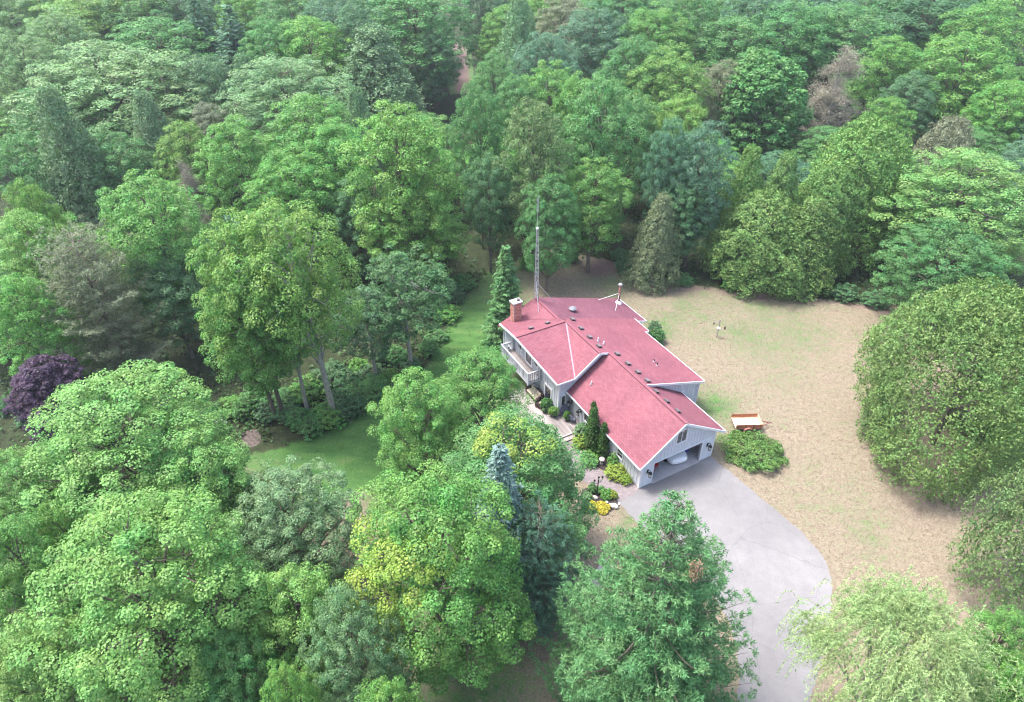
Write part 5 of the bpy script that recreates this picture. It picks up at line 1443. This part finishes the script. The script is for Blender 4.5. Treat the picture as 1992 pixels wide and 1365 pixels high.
LANDMARK = [(1503, 83, 18, 'the very round dense maple'), (1645, 95, 17, 'the brown dying conifer'), (818, 180, 21, 'the yellow-green maple behind the antenna'), (262, 325, 18, 'the maple by the brown-grey pine'), (350, 318, 15, 'the bare grey snag'),
            (1040, 182, 20, 'the olive tree behind the antenna'), (1700, 242, 15.5, 'the massive cedar'), (1915, 298, 15, 'the large fine-leaved tree'), (130, 440, 16, 'the brown-grey pine'), (565, 368, 20, 'the bare-trunked maple'), (900, 130, 0, 'the bare forest lane'), (1380, 234, 17, 'the silver-tipped tree'), (1175, 125, 21, 'the broad tree behind the pipe')]
LANDMARK = [(at(a_, b_, c_), d_) for a_, b_, c_, d_ in LANDMARK]
def near_label(kind_words, pos, h, w):
    size = 'tall ' if h > 18.5 else ('low ' if h < 14.6 else '')
    d_, nm = min(((Vector((pos[0], pos[1])) - Vector((l.x, l.y))).length, n_) for l, n_ in LANDMARK)
    rel = 'close beside' if d_ < 9 else ('not far from' if d_ < 18 else 'well beyond')
    return size + kind_words + ' ' + rel + ' ' + nm
KW = dict(bright='bright green maple', mid='mid-green broadleaf tree', deep='dark green broadleaf tree', pale='pale feathery tree', yg='yellow-green maple', cedar='grey-green conical cedar', spruce='dark blue-green spruce', blue='blue-green broadleaf tree', brown='brownish-leaved tree')
for (tx, ty, w, k, h) in FT:
    pr, col, lab, grp = KIND[k]
    if k in ('bright', 'mid', 'deep', 'yg', 'blue'): pr = 'mid%d' % rt_.randint(7)
    tree(pr, tx, ty, w * (1.05 if 800 < tx < 1000 else (1.27 if ty < 130 else 1.15)), col, near_label(KW[k], at(tx, ty, h), h, w), h=h, group=grp, name={'cedar': 'cedar_tree', 'spruce': 'spruce_tree'}.get(k, 'broadleaf_tree'))
# lower trees filling the gaps between the crowns
cand = [(x + rt_.uniform(-2, 2), y + rt_.uniform(-2, 2)) for y in np.arange(46, 172, 9.0) for x in np.arange(-140, 142, 9.2)]
cand = np.array(cand)
sdc = poly_sd(cand, LAWN); pdc = seg_d(cand, PATH_LINE)
nf = 0
for (x, y), s_, pd_ in zip(cand, sdc, pdc):
    if s_ < 3.0 or pd_ < 5.0 or (y > 90 and abs(x / y - PATH_LINE[1][0] / PATH_LINE[1][1]) < 0.05): continue
    px = W_PX / 2 + F_PX * x / depth((x, y, 8))
    if px < -70 or px > 2060: continue
    if any((x - q[0]) ** 2 + (y - q[1]) ** 2 < (0.66 * q[2] + 2.0) ** 2 for q in ALL_TREES): continue
    if y < 62 and x > -45: continue
    k = rt_.choice(['mid', 'deep', 'bright', 'mid', 'blue', 'bright'])
    pr, col, lab, grp = KIND[k]
    if k != 'cedar': pr = 'mid%d' % rt_.randint(7)
    hh = rt_.uniform(7.5, 11.5) if y < 132 else rt_.uniform(15, 19)
    plant(pr, (x, y), hh, rt_.uniform(4.2, 5.6), col, {'cedar': 'cedar_tree'}.get(k, 'broadleaf_tree'), near_label('half-hidden ' + KW[k], (x, y), hh, 0), 'tree', grp)
    nf += 1


# ---- shrubs and garden plants
def shrub(proto, px, py, h, w, col, label, name='shrub', cat='shrub', group=None, z=0.0):
    p = at(px, py)
    t = plant(proto, p, h, w / 2, col, name, label, cat, group)
    t.location.z = z
    return t
shrub('spread_shrub', 1462, 884, 1.2, 3.8, (0.12, 0.23, 0.06), 'wide rounded green juniper bush behind the garage corner', 'juniper_bush')
def hshrub(proto, a, b, h, w, col, label, name='shrub', cat='shrub', group=None, z=0.03):
    t = plant(proto, hw(a, b), h, w / 2, col, name, label, cat, group); t.location.z = z; return t
hshrub('column', -0.98, 5.1, 4.7, 1.15, (0.06, 0.14, 0.03), 'tallest columnar cedar of the three against the garage wall', 'columnar_cedar', 'tree')
hshrub('column', -0.62, 5.75, 4.6, 0.95, (0.05, 0.12, 0.03), 'columnar cedar half hidden behind the tallest one', 'columnar_cedar', 'tree')
hshrub('column', -0.5, 4.3, 3.5, 0.95, (0.055, 0.135, 0.03), 'shortest columnar cedar of the three against the garage wall', 'columnar_cedar', 'tree')
hshrub('shrub', -0.8, 1.95, 0.85, 1.7, 'lime', 'bright yellow-green shrub along the garage wall', 'shrub')
hshrub('shrub', -0.55, 0.95, 0.7, 0.95, (0.18, 0.29, 0.05), 'yellow-green shrub at the garage corner', 'shrub')
hshrub('shrub', -0.4, 2.9, 1.1, 1.0, 'bright', 'green shrub under the garage window', 'shrub')
shrub('shrub', 1128, 868, 1.0, 1.4, 'lime', 'lime-green shrub beside the deck step', z=0.03)
shrub('shrub', 1146, 900, 0.9, 1.5, 'bright', 'green leafy shrub at the foot of the columnar cedars', z=0.03)
hshrub('shrub', -0.85, 6.7, 1.3, 1.5, 'grey', 'grey-green shrub between the deck step and the columnar cedars', 'shrub')
hshrub('shrub', -0.55, 7.3, 1.0, 0.9, 'mid', 'dark green shrub against the wall beside the hose pot', 'shrub')
shrub('hosta', 1149, 988, 0.3, 1.0, 'gold', 'golden low shrub at the lawn edge of the round flower bed', z=0.03)
shrub('hosta', 1172, 990, 0.3, 1.1, (0.38, 0.36, 0.035), 'golden low mound at the front of the round flower bed', z=0.03)
shrub('hosta', 1178, 966, 0.55, 0.9, 'bright', 'green leafy perennial beside the lamp post', z=0.03)
shrub('hosta', 1193, 968, 0.6, 0.6, 'lime', 'lime-green perennial behind the large boulder', z=0.03)
shrub('hosta', 1152, 955, 0.6, 0.7, 'mid', 'small dark perennial at the walkway edge of the round bed', z=0.03)
shrub('hosta', 1142, 970, 0.5, 0.8, 'grey', 'grey-green perennial in the round flower bed', z=0.03)
shrub('hosta', 1168, 957, 0.5, 0.6, 'mid', 'low dark plant at the walkway beside the lamp post', z=0.03)
def potted(a, b, h, w, col, label, s=1.0):
    t = hthing('potted_plant', label, 'potted plant', a, b, DT)
    MB().lathe([(0.13 * s, 0), (0.18 * s, 0.28 * s), (0.2 * s, 0.3 * s), (0.17 * s, 0.3 * s), (0.02, 0.26 * s)], (0, 0, 0), 14).build('pot', M_TERRA, t)
    crowns, trunk, ph, pr = PROTO['hosta']
    o = child('leaves', crowns[0], t, (0, 0, 0.22 * s), scale=(w / 2 / pr, w / 2 / pr, h / ph)); o.color = (*G[col], 1)
    return t
potted(-1.75, 11.0, 0.95, 0.95, 'mid', 'tall leafy potted plant beside the wicker armchair', 1.2)
potted(-1.7, 10.45, 0.5, 0.5, 'olive', 'small potted plant between two larger pots along the deck wall')
potted(-1.6, 10.0, 0.7, 0.85, 'ygreen', 'yellow-green potted plant near the corner of the deck wall', 1.1)
potted(-0.9, 8.95, 0.8, 0.6, 'bright', 'bright green potted plant in front of the round table', 1.0)
potted(-2.1, 10.75, 0.35, 0.4, 'grey', 'low grey-green potted plant at the edge of the potted row', 0.8)
shrub('shrub', 1271, 652, 1.5, 1.5, 'deep', 'dark green bush against the far side wall of the house')
shrub('shrub', 1278, 665, 1.4, 1.5, 'mid', 'small green bush beside the dark bush at the far side wall')
# undergrowth bushes on the woodland edge
UG = [(560, 812), (590, 826), (612, 838), (640, 820), (668, 812), (690, 800), (700, 780), (730, 770), (760, 745), (520, 812), (800, 720), (835, 690), (850, 660), (870, 620),
      (660, 790), (720, 740), (770, 700), (480, 808), (450, 800), (400, 820), (880, 585), (900, 560), (850, 610), (1060, 512), (1050, 500), (1225, 530), (1260, 540), (1330, 552), (1420, 562), (1640, 580), (1700, 590), (1560, 575), (1210, 505)]
LM2 = [((433, 836), 'the stone fire bowl'), ((490, 850), 'the leaf litter patch'), ((652, 814), 'the bare leaning trunk'), ((775, 740), 'the thin blue-green tree'), ((985, 662), 'the slender spruce'), ((1162, 524), 'the bare earth patch'), ((1290, 550), 'the grey-green corner cedar'), ((1420, 562), 'the pointed cedars'), ((1660, 590), 'the massive cedar'), ((880, 585), 'the tall yellow-green maple')]
LM2 = [(at(*a_), n_) for a_, n_ in LM2]
UCOL = ['deep', 'mid', 'mid', 'bright', 'deep']
UG += [(600, 770), (630, 750), (680, 760), (560, 780), (500, 790), (700, 720), (740, 700), (650, 730), (320, 800), (360, 790), (280, 780), (20, 800), (60, 820), (100, 790), (1110, 508), (1030, 520), (1090, 495)]
def bush_label(col, x, y, w_, h_):
    p_ = at(x, y); nm = min(((p_ - l).length, n_) for l, n_ in LM2)[1]
    return {'deep': 'dark green', 'mid': 'mid-green', 'bright': 'bright green'}[col] + (' wide' if w_ > 2.5 else ' small') + (' tall' if h_ > 1.35 else ' low') + ' undergrowth bush near ' + nm
for i, (x, y) in enumerate(UG):
    uh, uw = rt_.uniform(0.9, 1.7), rt_.uniform(1.8, 3.2)
    shrub('shrub', x, y, uh, uw, UCOL[i % 5], bush_label(UCOL[i % 5], x, y, uw, uh), 'undergrowth_bush', 'bush', 'undergrowth bushes along the woodland edge')
for i, (x, y) in enumerate([]):
    shrub('shrub', x, y, rt_.uniform(0.9, 1.7), rt_.uniform(1.8, 3.2), ['deep', 'mid', 'mid', 'bright', 'deep'][i % 5], 'leafy undergrowth bush on the woodland edge around the lawn', 'undergrowth_bush', 'bush', 'undergrowth bushes along the woodland edge')

# ground cover of the forest floor (nobody could count it)
def ground_cover():
    rs = np.random.RandomState(5)
    P = np.column_stack([rs.uniform(-75, 60, 26000), rs.uniform(22, 105, 26000)])
    sd = poly_sd(P, LAWN); pd = seg_d(P, PATH_LINE)
    P = P[(sd > 0.2) & (pd > 2.4)]
    f = np.sin(P[:, 0] * 0.7) + np.sin(P[:, 1] * 0.9 + 1) + np.sin(P[:, 0] * 0.31 + P[:, 1] * 0.42)
    P = P[f > -1.1][:12000]
    k = 4
    n = len(P) * k
    C = np.column_stack([np.repeat(P, k, 0) + rs.normal(0, 0.22, (n, 2)), rs.uniform(0.05, 0.5, n)])
    me = leaf_mesh('ground_cover', C, UP + rs.normal(0, 0.5, (n, 3)), rs.uniform(0.18, 0.4, n), M_LEAF, seed=4)
    o = link(bpy.data.objects.new('ground_cover', me)); o.color = (0.05, 0.11, 0.035, 1)
    tag(o, 'low green plants covering the shaded forest floor', 'ground cover', kind='stuff')
ground_cover()


def lawn_grass(name, n, green, col, label, seed):
    rs = np.random.RandomState(seed)
    P = np.column_stack([rs.uniform(-32, 52, n), rs.uniform(16, 74, n)])
    sd = poly_sd(P, LAWN)
    keep = sd < 0.3
    for poly in (drive, walk_out + walk_in, [hw(-4.2, 7), hw(0, 7), hw(0, 0), hw(7.3, 0), hw(7.3, 5), hw(9.9, 5), hw(9.9, 15.4), hw(11.8, 15.4), hw(11.8, 20), hw(-1.3, 20), hw(-1.3, 15), hw(-4.2, 15)], bed1, bed2, pad):
        keep &= poly_sd(P, np.array([(q[0], q[1]) for q in poly])) > 0.05
    left = sstep(-P[:, 0], -6, 2)
    patch_n = np.sin(P[:, 0] * 1.1 + 2 * np.sin(P[:, 1] * 0.7)) + np.sin(P[:, 1] * 1.3 + 1.7 * np.sin(P[:, 0] * 0.9)) + 0.8 * np.sin(P[:, 0] * 2.7 + P[:, 1] * 2.2)
    if green: keep &= (rs.uniform(size=n) < (0.1 + 0.7 * left) * (0.35 + 0.3 * patch_n))
    else: keep &= (rs.uniform(size=n) > left * 0.85)
    P = P[keep]; m = len(P)
    hgt = rs.uniform(0.035, 0.085, m)
    C = np.column_stack([P, hgt * 0.42])
    me = leaf_mesh(name, C, rs.normal(size=(m, 3)) * np.array([1, 1, 0.5]) + UP * 0.35, hgt * 1.3, M_LEAF, asp=0.8, fold=0.05, T=UP + rs.normal(0, 0.7, (m, 3)), seed=seed)
    o = link(bpy.data.objects.new(name, me)); o.color = (*col, 1)
    tag(o, label, 'grass', kind='stuff')
lawn_grass('dry_grass', 110000, False, (0.30, 0.25, 0.185), 'dry straw-coloured grass of the mown lawn', 1)
lawn_grass('green_grass', 110000, True, (0.15, 0.215, 0.085), 'green grass and weeds of the mown lawn', 2)

# ================================================================= HAZE
def haze():
    mb = MB().box(-420, 420, -120, 520, -1.0, 60.0)
    m = bpy.data.materials.new('haze'); m.use_nodes = True
    nt = m.node_tree
    nt.nodes.remove(nt.nodes['Principled BSDF'])
    v = nt.nodes.new('ShaderNodeVolumePrincipled')
    v.inputs['Color'].default_value = (0.88, 0.95, 1.0, 1)
    v.inputs['Density'].default_value = 0.0003
    v.inputs['Anisotropy'].default_value = 0.3
    nt.links.new(v.outputs[0], nt.nodes['Material Output'].inputs['Volume'])
    o = mb.build('haze', m)
    tag(o, 'thin pale summer haze over the whole property', 'haze', kind='stuff')
haze()
